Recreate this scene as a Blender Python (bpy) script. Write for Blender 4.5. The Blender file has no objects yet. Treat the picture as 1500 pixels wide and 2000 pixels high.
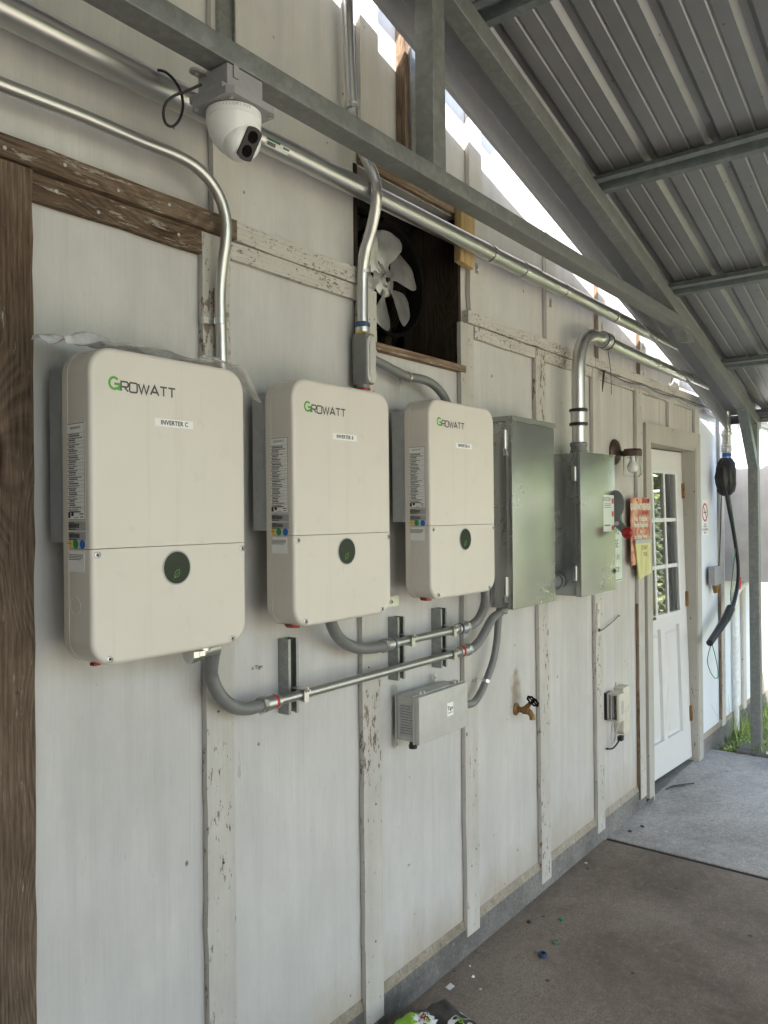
import bpy, bmesh, math, random
from mathutils import Vector, Matrix
random.seed(7)
R = math.radians
S = bpy.context.scene
COL = S.collection

# ------------------------------------------------------------------ camera, sky, sun, exposure
cam_d = bpy.data.cameras.new("camera")
cam = bpy.data.objects.new("camera", cam_d)
COL.objects.link(cam)
cam_d.sensor_fit = 'VERTICAL'
cam_d.sensor_height = 36.0
cam_d.lens = 1551.04 / 2000 * 36.0
cam_d.clip_start = 0.02
cam_d.clip_end = 400
yaw, pitch, roll = R(37.54995), R(.16021), R(-.56901)
fw = Vector((math.cos(pitch) * math.cos(yaw), math.cos(pitch) * math.sin(yaw), math.sin(pitch)))
ri = Vector((math.sin(yaw), -math.cos(yaw), 0))
up = ri.cross(fw)
r2 = ri * math.cos(roll) + up * math.sin(roll)
u2 = -ri * math.sin(roll) + up * math.cos(roll)
mm = Matrix((r2, u2, -fw)).transposed().to_4x4()
mm.translation = Vector((0, -1.6, 1.664))
cam.matrix_world = mm
S.camera = cam

SUN = Vector((-1.02, -1.0, 1.60)).normalized()
el = math.asin(SUN.z)
world = bpy.data.worlds.new("World")
S.world = world
world.use_nodes = True
wn = world.node_tree
bg = wn.nodes["Background"]
sky = wn.nodes.new("ShaderNodeTexSky")
sky.sky_type = 'NISHITA'
sky.sun_disc = False
sky.sun_elevation = el
sky.sun_rotation = math.atan2(SUN.x, SUN.y)
sky.air_density = 1.2
sky.dust_density = 1.7
wn.links.new(sky.outputs[0], bg.inputs[0])
bg.inputs[1].default_value = 0.15
sl = bpy.data.lights.new("sun", 'SUN')
sl.energy = 3.4
sl.angle = R(.5)
sl.color = (1, .945, .87)
so = bpy.data.objects.new("sun", sl)
COL.objects.link(so)
so.rotation_euler = SUN.to_track_quat('Z', 'Y').to_euler()
so.location = SUN * 30
S.view_settings.view_transform = 'Standard'
S.view_settings.look = 'None'
S.view_settings.gamma = 1
S.view_settings.use_curve_mapping = False
S.view_settings.exposure = 2.66

# ------------------------------------------------------------------ materials
MT = {}
class NT:
    def __init__(s, name):
        s.m = bpy.data.materials.new(name); s.m.use_nodes = True
        s.t = s.m.node_tree; s.b = s.t.nodes["Principled BSDF"]
        s.tc = s.t.nodes.new("ShaderNodeTexCoord")
        MT[name] = s.m
    def n(s, k, **kw):
        o = s.t.nodes.new("ShaderNode" + k)
        for a, v in kw.items(): setattr(o, a, v)
        return o
    def l(s, a, b): s.t.links.new(a, b)
    def map(s, sc, loc=(0, 0, 0), rot=(0, 0, 0)):
        o = s.n("Mapping"); o.inputs['Scale'].default_value = sc; o.inputs['Location'].default_value = loc; o.inputs['Rotation'].default_value = rot
        s.l(s.tc.outputs['Object'], o.inputs[0]); return o.outputs[0]
    def noise(s, sc, scale=1, detail=4, rough=.55, dist=0, loc=(0, 0, 0)):
        o = s.n("TexNoise"); s.l(s.map(sc, loc), o.inputs['Vector'])
        o.inputs['Scale'].default_value = scale; o.inputs['Detail'].default_value = detail
        o.inputs['Roughness'].default_value = rough; o.inputs['Distortion'].default_value = dist
        return o.outputs['Fac']
    def vor(s, sc, scale=1, feat='F1', out='Distance', loc=(0, 0, 0)):
        o = s.n("TexVoronoi"); o.feature = feat; s.l(s.map(sc, loc), o.inputs['Vector']); o.inputs['Scale'].default_value = scale
        return o.outputs[out]
    def ramp(s, f, stops, interp='LINEAR'):
        o = s.n("ValToRGB"); cr = o.color_ramp; cr.interpolation = interp
        while len(cr.elements) < len(stops): cr.elements.new(.5)
        for e, (p, c) in zip(cr.elements, stops):
            e.position = p
            e.color = (c, c, c, 1) if isinstance(c, (int, float)) else (*c, 1)
        s.l(f, o.inputs[0]); return o.outputs[0]
    def mix(s, f, a, b, mode='MIX'):
        o = s.n("Mix"); o.data_type = 'RGBA'; o.blend_type = mode
        for k, v in ((0, f), (6, a), (7, b)):
            if isinstance(v, (int, float)): o.inputs[k].default_value = v if k == 0 else (v, v, v, 1)
            elif isinstance(v, tuple): o.inputs[k].default_value = (*v, 1)
            else: s.l(v, o.inputs[k])
        return o.outputs[2]
    def math(s, op, a, b=0.):
        o = s.n("Math"); o.operation = op
        for k, v in ((0, a), (1, b)):
            if isinstance(v, (int, float)): o.inputs[k].default_value = v
            else: s.l(v, o.inputs[k])
        return o.outputs[0]
    def set(s, **kw):
        for k, v in kw.items():
            i = s.b.inputs[{'col': 'Base Color', 'rough': 'Roughness', 'metal': 'Metallic', 'spec': 'Specular IOR Level', 'trans': 'Transmission Weight',
                            'coat': 'Coat Weight', 'coatr': 'Coat Roughness', 'ior': 'IOR', 'alpha': 'Alpha', 'emit': 'Emission Color', 'es': 'Emission Strength'}[k]]
            if isinstance(v, tuple): i.default_value = (*v, 1)
            elif isinstance(v, (int, float)): i.default_value = v
            else: s.l(v, i)
        return s
    def bump(s, h, strength=.3, dist=.002):
        o = s.n("Bump"); o.inputs['Strength'].default_value = strength; o.inputs['Distance'].default_value = dist
        s.l(h, o.inputs['Height']); s.l(o.outputs[0], s.b.inputs['Normal']); return s

def plain(name, col, rough=.5, metal=0., var=.12, spec=.5, scale=30, bump=0.):
    t = NT(name)
    f = t.noise((1, 1, 1), scale, 3)
    a = tuple(c * (1 - var) for c in col); b = tuple(min(1, c * (1 + var)) for c in col)
    t.set(col=t.ramp(f, [(.3, a), (.7, b)]), rough=rough, metal=metal, spec=spec)
    if bump: t.bump(t.noise((1, 1, 1), scale * 8, 2), bump, .001)
    return t

def painted(name, c1, c2, wood, peel, grain=1., spots=True, warm=False):
    """weathered white paint over sawn wood, grain running up the wall"""
    t = NT(name)
    big = t.noise((2.2, 2.2, 1.2), 1.4, 7, .68)
    streak = t.noise((22, 22, .9), 1, 4, .6)
    col = t.mix(t.ramp(big, [(.34, 0.), (.64, 1.)]), c1, tuple(x * .93 for x in c2))
    col = t.mix(t.ramp(streak, [(.45, 0.), (.8, .5)]), col, tuple(c * .80 for c in c2))
    fine = t.noise((240, 240, 5), 1, 5, .65)
    col = t.mix(t.ramp(fine, [(.35, .15), (.5, 0.)]), col, tuple(c * .66 for c in c2))
    if spots:
        sp = t.vor((9, 9, 7), 1)
        n2 = t.noise((1, 1, 1), 55, 2)
        sp = t.math('ADD', sp, t.math('MULTIPLY', n2, .12))
        col = t.mix(t.ramp(sp, [(.085, .85), (.11, 0.)]), col, (.09, .065, .05))
    if peel:
        p = t.noise((70, 70, 26), 1, 9, .72)
        zone = t.noise((3, 3, 1.3), 1, 3, .5, loc=(4, 2, 9))
        p = t.math('ADD', p, t.math('MULTIPLY', t.math('SUBTRACT', zone, .5), .5))
        m = t.ramp(p, [(peel, 0.), (peel + .02, 1.)])
        col = t.mix(m, col, t.mix(t.noise((60, 60, 6), 1, 4), wood, tuple(c * 2.6 for c in wood)))
    if warm:
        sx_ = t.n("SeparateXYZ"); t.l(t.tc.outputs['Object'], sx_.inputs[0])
        splash = t.math('ADD', t.math('MULTIPLY', sx_.outputs[2], 1.0), t.math('MULTIPLY', t.noise((9, 9, 5), 1, 6, .7), .35))
        col = t.mix(t.ramp(splash, [(.30, .55), (.48, 0.)]), col, (.33, .27, .19))
        scr = t.noise((40, 40, 9), 1, 3, .5, 2.5, loc=(7, 7, 7))
        col = t.mix(t.ramp(scr, [(.735, 0.), (.75, .5)]), col, (.30, .28, .26))
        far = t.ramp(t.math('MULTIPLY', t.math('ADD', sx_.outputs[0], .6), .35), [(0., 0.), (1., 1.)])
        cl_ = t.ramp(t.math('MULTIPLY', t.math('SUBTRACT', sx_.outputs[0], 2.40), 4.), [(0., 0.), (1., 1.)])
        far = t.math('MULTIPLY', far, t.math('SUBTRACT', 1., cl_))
        col = t.mix(t.math('MULTIPLY', cl_, .85), col, (.71, .755, .80))  # siding past the door lightened and blued: sky light painted into the colour
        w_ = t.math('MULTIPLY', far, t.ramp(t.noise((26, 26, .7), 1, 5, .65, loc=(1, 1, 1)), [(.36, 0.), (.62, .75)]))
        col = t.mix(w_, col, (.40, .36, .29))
        d_ = t.n("VectorMath"); d_.operation = 'LENGTH'; t.l(t.map((11, 0, 5.5), loc=(.27, 0, -5.1)), d_.inputs[0])
        dd = t.math('ADD', d_.outputs['Value'], t.math('MULTIPLY', t.noise((1, 1, 1), 24, 5), .9))
        col = t.mix(t.ramp(dd, [(.6, .75), (1.5, 0.)]), col, (.22, .15, .08))
    t.set(col=col, rough=t.ramp(big, [(.2, .62), (.8, .75)]), spec=.35)
    rib = t.noise((150, 150, 2.2), 1, 3, .6)
    h = t.math('ADD', t.math('MULTIPLY', rib, .8), t.math('MULTIPLY', fine, .4))
    if peel: h = t.math('SUBTRACT', h, t.math('MULTIPLY', m, .6))
    t.bump(h, .55 * grain, .0022)
    return t

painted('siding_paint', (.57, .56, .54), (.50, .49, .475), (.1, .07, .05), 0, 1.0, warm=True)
painted('batten_paint', (.54, .52, .48), (.45, .43, .39), (.105, .068, .045), .645, .9)
painted('batten_paint_worn', (.54, .52, .48), (.45, .43, .39), (.10, .075, .056), .60, 1.)
painted('upper_batten_paint', (.57, .55, .51), (.49, .47, .44), (.10, .07, .05), .69, .8)
painted('casing_paint', (.36, .345, .30), (.47, .45, .40), (.10, .075, .05), .66, 1.6)
def trimpaint():
    t = NT('trim_paint')
    n = t.noise((60, 60, 130), 1, 8, .74)
    z = t.noise((4, 6, 14), 1, 3)
    p = t.math('ADD', n, t.math('MULTIPLY', t.math('SUBTRACT', z, .5), .4))
    m = t.ramp(p, [(.555, 0.), (.60, .85)])
    g = t.noise((6, 80, 160), 1, 4)
    col = t.mix(t.ramp(g, [(.3, 0.), (.7, 1.)]), (.54, .52, .48), (.43, .41, .37))
    col = t.mix(m, col, (.13, .10, .075))
    t.set(col=col, rough=.75, spec=.3); t.bump(t.math('SUBTRACT', g, m), .5, .002)
trimpaint()
def brown(name, horiz, pale=.0, k=1.0):
    t = NT(name)
    L = (lambda a, c: (c, a, a)) if horiz else (lambda a, c: (a, a, c))
    # grain lines bend round the knots
    kn = t.vor(L(4.2, 1.5), 1.3)
    kd = t.math('ADD', kn, t.math('MULTIPLY', t.noise((1, 1, 1), 16, 4), .10))
    w = t.n("TexWave"); w.wave_type = 'BANDS'; w.bands_direction = 'Z' if horiz else 'X'
    vm = t.n("VectorMath"); vm.operation = 'ADD'; cx = t.n("CombineXYZ")
    t.l(t.math('MULTIPLY', t.ramp(kn, [(.0, 1.), (.5, 0.)]), .10), cx.inputs[2 if horiz else 0])
    t.l(t.tc.outputs['Object'], vm.inputs[0]); t.l(cx.outputs[0], vm.inputs[1])
    mp = t.n("Mapping"); mp.inputs['Scale'].default_value = L(16, 1.5); t.l(vm.outputs[0], mp.inputs[0]); t.l(mp.outputs[0], w.inputs['Vector'])
    w.inputs['Scale'].default_value = 1.6; w.inputs['Distortion'].default_value = 11; w.inputs['Detail'].default_value = 6; w.inputs['Detail Scale'].default_value = 1.3; w.inputs['Detail Roughness'].default_value = .65
    g2 = t.noise(L(170, 9), 1, 5, .75)
    big = t.noise(L(7, 2.4), 1, 5, .65, loc=(3, 1, 2))
    f = t.math('ADD', t.math('MULTIPLY', w.outputs['Fac'], .08), t.math('ADD', t.math('MULTIPLY', g2, .50), t.math('MULTIPLY', big, .43)))
    col = t.ramp(f, [(.36, tuple(c * k for c in (.065, .045, .032))), (.50, tuple(c * k for c in (.155, .110, .076))), (.66, tuple(c * k for c in (.27, .205, .15)))])
    col = t.mix(t.ramp(kd, [(.13, .95), (.20, 0.)]), col, (.035, .018, .010))
    if pale:
        e = t.noise(L(30, 5), 2, 8, .76)
        col = t.mix(t.ramp(e, [(pale, 0.), (pale + .04, .8)]), col, (.42, .38, .33))
    t.set(col=col, rough=.9, spec=.15)
    t.bump(t.math('ADD', f, t.math('MULTIPLY', g2, .6)), 1., .004)
brown('brown_board', True, .575, .95)
brown('brown_post', False, .63, .8)
brown('raw_batten', False, .68, 1.3)
brown('header_wood', True, .60, 1.5)
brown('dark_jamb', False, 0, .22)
t = NT('fresh_wood')
w = t.noise((60, 60, 3), 1, 4, .6, .5)
t.set(col=t.ramp(w, [(.3, (.30, .20, .085)), (.6, (.46, .33, .15))]), rough=.6); t.bump(w, .3, .001)

def galv(name, c=(.20, .215, .215), rough=.5, metal=.55, sc=60):
    t = NT(name)
    v = t.vor((1, 1, 1), sc, 'F1', 'Color')
    n = t.noise((1, 1, 1), 14, 6, .65)
    n2 = t.noise((1, 1, 1), 160, 3, .7)
    bw = t.n("RGBToBW"); t.l(v, bw.inputs[0])
    f = t.math('ADD', t.math('MULTIPLY', bw.outputs[0], .25), t.math('ADD', t.math('MULTIPLY', n, .5), t.math('MULTIPLY', n2, .25)))
    t.set(col=t.ramp(f, [(.3, tuple(x * .80 for x in c)), (.52, c), (.68, tuple(x * 1.28 for x in c))]), metal=metal, rough=t.ramp(f, [(.3, rough - .1), (.7, rough + .12)]))
    t.bump(n2, .12, .0006)
galv('galvanized_tube', (.225, .235, .23), .5, .45)
galv('galvanized_purlin', (.20, .225, .23), .45, .5, 40)
galv('strut_zinc', (.30, .31, .30), .42, .7, 90)
def emt(name, c, rough):
    t = NT(name)
    n = t.noise((1, 1, 1), 7, 4, .6); sc = t.noise((1, 1, 1), 26, 6, .75)
    col = t.mix(t.ramp(n, [(.35, .22), (.65, 0.)]), c, tuple(x * .72 for x in c))
    col = t.mix(t.ramp(sc, [(.70, 0.), (.76, .5)]), col, (.22, .21, .20))
    t.set(col=col, metal=.95, rough=t.ramp(n, [(.3, rough), (.7, rough + .07)]))
emt('conduit_zinc', (.56, .56, .55), .30)
emt('conduit_bright', (.60, .60, .59), .29)
emt('fitting_zinc', (.62, .62, .60), .3)
t = NT('roof_sheet'); n = t.noise((1, 1, 1), 9, 5, .6); n2 = t.vor((14, 14, 14), 1); dn = t.noise((2, 2, 2), 1, 2)
c = t.mix(t.ramp(n, [(.3, 0.), (.7, 1.)]), (.225, .23, .24), (.26, .265, .275))
c = t.mix(t.ramp(n2, [(.05, .7), (.08, 0.)]), c, (.06, .055, .05))
t.set(col=c, rough=.36, metal=.5)
plain('trim_sheet', (.34, .35, .375), .5, .1, .06)
t = NT('cream_enamel'); n = t.noise((1, 1, 1), 2.5, 5, .6); fn = t.noise((1, 1, 1), 900, 1); n3 = t.noise((1, 1, 1), 14, 6, .7)
c = t.mix(t.ramp(n, [(.3, 0.), (.7, 1.)]), (.65, .61, .545), (.615, .575, .515))
c = t.mix(t.ramp(n3, [(.60, 0.), (.74, .35)]), c, (.44, .42, .36))
st_ = t.noise((34, 34, 1.6), 1, 5, .65)
c = t.mix(t.ramp(st_, [(.56, 0.), (.74, .22)]), c, (.42, .40, .35))
t.set(col=c, rough=.30, spec=.5); t.bump(fn, .05, .0004)
t = NT('grey_enamel'); n = t.noise((3, 3, 3), 1.5, 5, .6); sc = t.noise((90, 90, 14), 1, 5, .7, .8)
c = t.mix(t.ramp(n, [(.3, 0.), (.7, 1.)]), (.36, .375, .37), (.40, .415, .405))
t.set(col=c, rough=t.ramp(n, [(.3, .22), (.7, .29)]), metal=.80)
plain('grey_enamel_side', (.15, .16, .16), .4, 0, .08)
plain('heat_sink_metal', (.36, .375, .38), .45, .3, .08)
plain('junction_grey', (.30, .30, .31), .45, 0, .05)
plain('plastic_grey', (.47, .465, .44), .3, 0, .05)
plain('flex_grey', (.165, .168, .165), .38, 0, .1)
plain('fitting_grey', (.19, .195, .19), .45, .1, .1)
plain('rubber_black', (.012, .012, .013), .45, 0, .1)
plain('gloss_black', (.005, .005, .006), .15, 0, .1, spec=.25)
plain('white_plastic', (.80, .80, .79), .3, 0, .03)
plain('beige_plastic', (.56, .53, .44), .45, 0, .05)
plain('paper_white', (.80, .80, .78), .6, 0, .03)
plain('label_silver', (.38, .38, .38), .4, 0, .1)
plain('ink_black', (.02, .02, .022), .5, 0, 0)
plain('logo_green', (.09, .33, .035), .4, 0, 0)
plain('logo_grey', (.055, .055, .06), .4, 0, 0)
plain('sticker_yellow', (.72, .52, .04), .5); plain('sticker_green', (.03, .28, .10), .5); plain('sticker_blue', (.02, .13, .50), .5)
plain('tag_red', (.28, .008, .008), .45); plain('tape_red', (.55, .03, .03), .5); plain('tape_blue', (.035, .07, .15), .5)
plain('knob_red', (.28, .006, .008), .28, 0, .05)
plain('sign_green', (.02, .16, .11), .4); plain('sign_white', (.60, .66, .58), .35, 0, .05)
plain('sign_red_ink', (.40, .05, .04), .5); plain('brass', (.22, .125, .045), .55, .4, .4, scale=60)
plain('bag_green', (.26, .55, .02), .3, 0, .05); plain('bag_black', (.010, .010, .011), .38, 0, .1)
plain('bronze', (.05, .026, .018), .45, 0, .2); plain('wire_green', (.01, .22, .12), .5)
plain('display_dark', (.012, .02, .014), .2, 0, 0, spec=.28); plain('leaf_icon', (.10, .30, .05), .5, 0, 0)
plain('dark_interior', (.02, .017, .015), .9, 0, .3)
plain('fan_blade', (.40, .40, .40), .40, .7, .3, scale=12)
plain('fan_black', (.006, .006, .006), .8, spec=.05); plain('guard_wire', (.10, .095, .085), .5, .5)
plain('vinyl_door', (.66, .66, .65), .4, 0, .04)
plain('bulb_glass', (.85, .85, .82), .25, 0, .03)
plain('house_wall', (.66, .62, .56), .8, 0, .05); plain('house_trim', (.35, .40, .45), .6)
plain('cabinet_paint', (.62, .60, .60), .5, 0, .15, scale=5)
plain('pvc_white', (.70, .72, .72), .4); plain('bark', (.10, .075, .05), .9)
t = NT('door_skin'); g = t.noise((26, 26, 2.4), 1, 5, .6, 1.6); g2 = t.noise((1, 1, 1), 3, 3)
w = t.n("TexWave"); w.wave_type = 'BANDS'; w.bands_direction = 'X'; t.l(t.map((14, 1, 1.6)), w.inputs['Vector']); w.inputs['Scale'].default_value = 2; w.inputs['Distortion'].default_value = 10; w.inputs['Detail'].default_value = 3; w.inputs['Detail Scale'].default_value = .6
h = t.math('ADD', w.outputs['Fac'], t.math('MULTIPLY', g, .5))
t.set(col=t.mix(t.ramp(h, [(.2, .35), (.7, 0.)]), (.64, .635, .615), (.52, .515, .49)), rough=.42); t.bump(h, .5, .002)
t = NT('rust_sign'); n = t.noise((1, 1, 1), 9, 7, .7)
t.set(col=t.ramp(n, [(.36, (.34, .07, .055)), (.47, (.42, .13, .09)), (.55, (.60, .33, .20)), (.68, (.66, .45, .28))]), rough=.55)
t = NT('yellow_board'); n = t.noise((60, 60, 4), 1, 5, .65); n2 = t.noise((10, 10, 3), 1, 4)
t.set(col=t.mix(t.ramp(n, [(.52, 0.), (.64, .75)]), t.mix(n2, (.52, .52, .20), (.66, .62, .33)), (.30, .26, .14)), rough=.3)
t = NT('glass_clear'); t.set(col=(.96, .98, .97), rough=.01, trans=1., ior=1.75)
t = NT('glass_jar'); t.set(col=(.95, .96, .95), rough=.03, trans=1., ior=1.2)
t = NT('film'); n = t.noise((1, 1, 1), 30, 4)
t.set(col=(.88, .88, .88), rough=.15, alpha=t.ramp(n, [(.3, .45), (.7, .85)]), spec=.9)

def concrete(name, a, b, c, blot=1.0):
    t = NT(name)
    n = t.noise((1, 1, 1), 1.3, 7, .65, .3); n2 = t.noise((1, 1, 1), 9, 6, .7); n3 = t.noise((1, 1, 1), 120, 3, .7)
    f = t.math('ADD', t.math('MULTIPLY', n, .7), t.math('MULTIPLY', n2, .3))
    col = t.ramp(f, [(.40, a), (.5, b), (.60, c)])
    col = t.mix(t.ramp(n3, [(.36, .6), (.55, 0.)]), col, tuple(x * .5 for x in b))
    n5 = t.noise((1, 1, 1), 38, 5, .75)
    col = t.mix(t.ramp(n5, [(.54, 0.), (.68, .45)]), col, tuple(x * 1.25 for x in c))
    col = t.mix(t.ramp(n5, [(.32, .5), (.45, 0.)]), col, tuple(x * .7 for x in a))
    sp = t.vor((7, 7, 7), 1)
    col = t.mix(t.ramp(sp, [(.05, .8 * blot), (.075, 0.)]), col, (.06, .05, .04))
    v_ = t.n("TexVoronoi"); v_.feature = 'DISTANCE_TO_EDGE'; v_.inputs['Scale'].default_value = .55
    nn = t.n("TexNoise"); nn.inputs['Scale'].default_value = 3.5; nn.inputs['Detail'].default_value = 6; t.l(t.tc.outputs['Object'], nn.inputs['Vector'])
    ad = t.n("VectorMath"); ad.operation = 'MULTIPLY_ADD'; ad.inputs[1].default_value = (.35, .35, .35); t.l(nn.outputs['Color'], ad.inputs[0]); t.l(t.tc.outputs['Object'], ad.inputs[2]); t.l(ad.outputs[0], v_.inputs['Vector'])
    col = t.mix(t.ramp(v_.outputs['Distance'], [(.001, .16 * blot), (.004, 0.)]), col, tuple(x * .45 for x in a))
    cr = t.noise((1, 1, 1), 2.4, 3, .5, 2.)
    col = t.mix(t.ramp(cr, [(.62, 0.), (.70, .35)]), col, c)
    t.set(col=col, rough=t.ramp(n2, [(.3, .65), (.7, .85)]), spec=.35)
    t.bump(t.math('ADD', n2, t.math('MULTIPLY', n3, .5)), .35, .004)
concrete('concrete_brown', (.150, .115, .088), (.225, .178, .140), (.29, .240, .195))
concrete('concrete_grey', (.28, .265, .245), (.40, .378, .35), (.53, .505, .475), .6)
concrete('stem_concrete', (.10, .096, .09), (.165, .157, .147), (.23, .22, .205), .5)
plain('joint_dirt', (.035, .026, .019), .95)
concrete('ledge_mortar', (.22, .19, .14), (.30, .26, .20), (.36, .32, .26), .4)
t = NT('soil'); n = t.noise((1, 1, 1), 5, 8, .7)
t.set(col=t.ramp(n, [(.35, (.05, .045, .025)), (.6, (.13, .11, .07))]), rough=.95); t.bump(n, 1, .02)
t = NT('gravel'); n = t.noise((1, 1, 1), 3, 6, .7); n2 = t.noise((1, 1, 1), 90, 3, .8)
t.set(col=t.mix(t.ramp(n2, [(.35, 0.), (.65, 1.)]), (.30, .265, .21), t.ramp(n, [(.3, (.38, .35, .305)), (.7, (.50, .465, .41))])), rough=.95); t.bump(n2, 1, .01)
t = NT('lawn'); n = t.noise((1, 1, 1), 2.2, 8, .7); n2 = t.noise((1, 1, 1), 60, 4, .8)
t.set(col=t.mix(t.ramp(n2, [(.35, 0.), (.65, 1.)]), t.ramp(n, [(.3, (.13, .14, .045)), (.7, (.25, .25, .10))]), (.18, .18, .07)), rough=.9); t.bump(n2, 1, .03)
t = NT('grass_blade'); n = t.noise((1, 1, 1), 7, 3)
t.set(col=t.ramp(n, [(.3, (.17, .26, .05)), (.52, (.30, .40, .11)), (.7, (.50, .50, .26))]), rough=.6)
t = NT('bush_leaf'); n = t.noise((1, 1, 1), 3, 4)
t.set(col=t.ramp(n, [(.3, (.14, .20, .04)), (.7, (.36, .42, .13))]), rough=.5)
t = NT('leaf'); n = t.noise((1, 1, 1), 3, 4)
t.set(col=t.ramp(n, [(.3, (.06, .085, .02)), (.7, (.16, .19, .06))]), rough=.6)

# ------------------------------------------------------------------ mesh building
class MB:
    def __init__(s): s.bm = bmesh.new()
    def _add(s, vs, fs):
        v = [s.bm.verts.new(p) for p in vs]
        out = []
        for f in fs:
            try: out.append(s.bm.faces.new([v[i] for i in f]))
            except ValueError: pass
        return v, out
    def box(s, x0, x1, y0, y1, z0, z1, b=0):
        vs = [(x, y, z) for x in (x0, x1) for y in (y0, y1) for z in (z0, z1)]
        fs = [(0, 1, 3, 2), (4, 6, 7, 5), (0, 4, 5, 1), (2, 3, 7, 6), (0, 2, 6, 4), (1, 5, 7, 3)]
        v, f = s._add(vs, fs)
        if b:
            es = list({e for x in f for e in x.edges})
            bmesh.ops.bevel(s.bm, geom=es, offset=b, segments=2, affect='EDGES', profile=.6)
        return s
    def prism(s, poly, axis, a, c, b=0):
        """poly: 2D points; axis y -> (x,z) outline extruded from y=a to y=c; x -> (y,z); z -> (x,y)"""
        def P(p, t): return (p[0], t, p[1]) if axis == 'y' else (t, p[0], p[1]) if axis == 'x' else (p[0], p[1], t)
        n = len(poly)
        v, f = s._add([P(p, a) for p in poly] + [P(p, c) for p in poly],
                      [tuple(range(n)), tuple(range(2 * n - 1, n - 1, -1))] + [(i, i + n, (i + 1) % n + n, (i + 1) % n) for i in range(n)])
        if b:
            es = [e for e in f[1 if False else 0].edges] + [e for e in f[1].edges]
            bmesh.ops.bevel(s.bm, geom=es, offset=b, segments=3, affect='EDGES', profile=.5)
        return s
    def tube(s, pts, r, n=16, smooth=0, seg=.02, ridge=0, caps=True):
        pts = [Vector(p) for p in pts]
        if smooth:
            q = []; rl = []; isl = isinstance(r, (list, tuple))
            P = [pts[0] * 2 - pts[1]] + pts + [pts[-1] * 2 - pts[-2]]
            for i in range(1, len(P) - 2):
                m = max(2, int((P[i + 1] - P[i]).length / seg))
                for k in range(m):
                    u = k / m; p0, p1, p2, p3 = P[i - 1:i + 3]
                    if isl: rl.append(r[i - 1] * (1 - u) + r[i] * u)
                    q.append(.5 * ((2 * p1) + (p2 - p0) * u + (2 * p0 - 5 * p1 + 4 * p2 - p3) * u * u + (3 * p1 - p0 - 3 * p2 + p3) * u ** 3))
            q.append(pts[-1]); pts = q
            if isl: r = rl + [r[-1]]
        T = [(pts[min(i + 1, len(pts) - 1)] - pts[max(i - 1, 0)]).normalized() for i in range(len(pts))]
        a = Vector((0, 0, 1)) if abs(T[0].z) < .9 else Vector((0, 1, 0))
        N = (a - T[0] * a.dot(T[0])).normalized()
        rings = []
        for i, p in enumerate(pts):
            N = (N - T[i] * N.dot(T[i])).normalized(); B = T[i].cross(N)
            rr = r[i] if isinstance(r, (list, tuple)) else r
            if ridge and i % 2: rr += ridge
            rings.append([s.bm.verts.new(p + (N * math.cos(t) + B * math.sin(t)) * rr) for t in [2 * math.pi * k / n for k in range(n)]])
        for A, Bq in zip(rings, rings[1:]):
            for k in range(n): s.bm.faces.new((A[k], A[(k + 1) % n], Bq[(k + 1) % n], Bq[k]))
        if caps:
            s.bm.faces.new(rings[0][::-1]); s.bm.faces.new(rings[-1])
        return s
    def cyl(s, a, b, r, n=20, b_=0): return s.tube([a, b], r, n)
    def lathe(s, c, axis, prof, n=28, caps=True):
        """prof: list of (radius, t) along axis from point c"""
        c = Vector(c); ax = Vector(axis).normalized(); a = Vector((0, 0, 1)) if abs(ax.z) < .9 else Vector((0, 1, 0))
        N = (a - ax * a.dot(ax)).normalized(); B = ax.cross(N); rings = []
        for r, t in prof:
            rings.append([s.bm.verts.new(c + ax * t + (N * math.cos(w) + B * math.sin(w)) * max(r, 1e-4)) for w in [2 * math.pi * k / n for k in range(n)]])
        for A, Bq in zip(rings, rings[1:]):
            for k in range(n): s.bm.faces.new((A[k], A[(k + 1) % n], Bq[(k + 1) % n], Bq[k]))
        if caps: s.bm.faces.new(rings[0][::-1]); s.bm.faces.new(rings[-1])
        return s
    def quad(s, *p): s._add(p, [tuple(range(len(p)))]); return s
    def loft(s, rings, cap0=True, cap1=True):
        R_ = [[s.bm.verts.new(v) for v in ring] for ring in rings]; n = len(R_[0])
        for A, B in zip(R_, R_[1:]):
            for k in range(n): s.bm.faces.new((A[k], A[(k + 1) % n], B[(k + 1) % n], B[k]))
        if cap0: s.bm.faces.new(R_[0][::-1])
        if cap1: s.bm.faces.new(R_[-1])
        return s
    def padded(s, x0, x1, z0, z1, r, yb, yf, rnd, n=9):
        """rounded slab standing on the wall: back at yb, softly rounded front face at yf"""
        P = [(0, yb)] + [(rnd * (1 - math.cos(R(a))), yf + rnd * (1 - math.sin(R(a)))) for a in (0, 18, 36, 54, 72, 90)] + [(rnd + .0015, yf), (rnd + .003, yf)]
        return s.loft([[(x, y, z) for x, z in rrect(x0 + i, x1 - i, z0 + i, z1 - i, max(.0008, r - i), n)] for i, y in P])
    def xf(s, M): bmesh.ops.transform(s.bm, matrix=M, verts=s.bm.verts[:]); return s
    def build(s, name, m, parent=None, smooth=35, label=None, mats=None, jitter=0):
        me = bpy.data.meshes.new(name)
        if not mats: bmesh.ops.recalc_face_normals(s.bm, faces=s.bm.faces[:])
        s.bm.to_mesh(me); s.bm.free()
        me.materials.append(MT[m])
        if smooth:
            me.shade_smooth()
            me.set_sharp_from_angle(angle=R(smooth))
        o = bpy.data.objects.new(name, me); COL.objects.link(o)
        if parent is not None: attach(o, parent)
        if label: o['label'] = label
        return o

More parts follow.
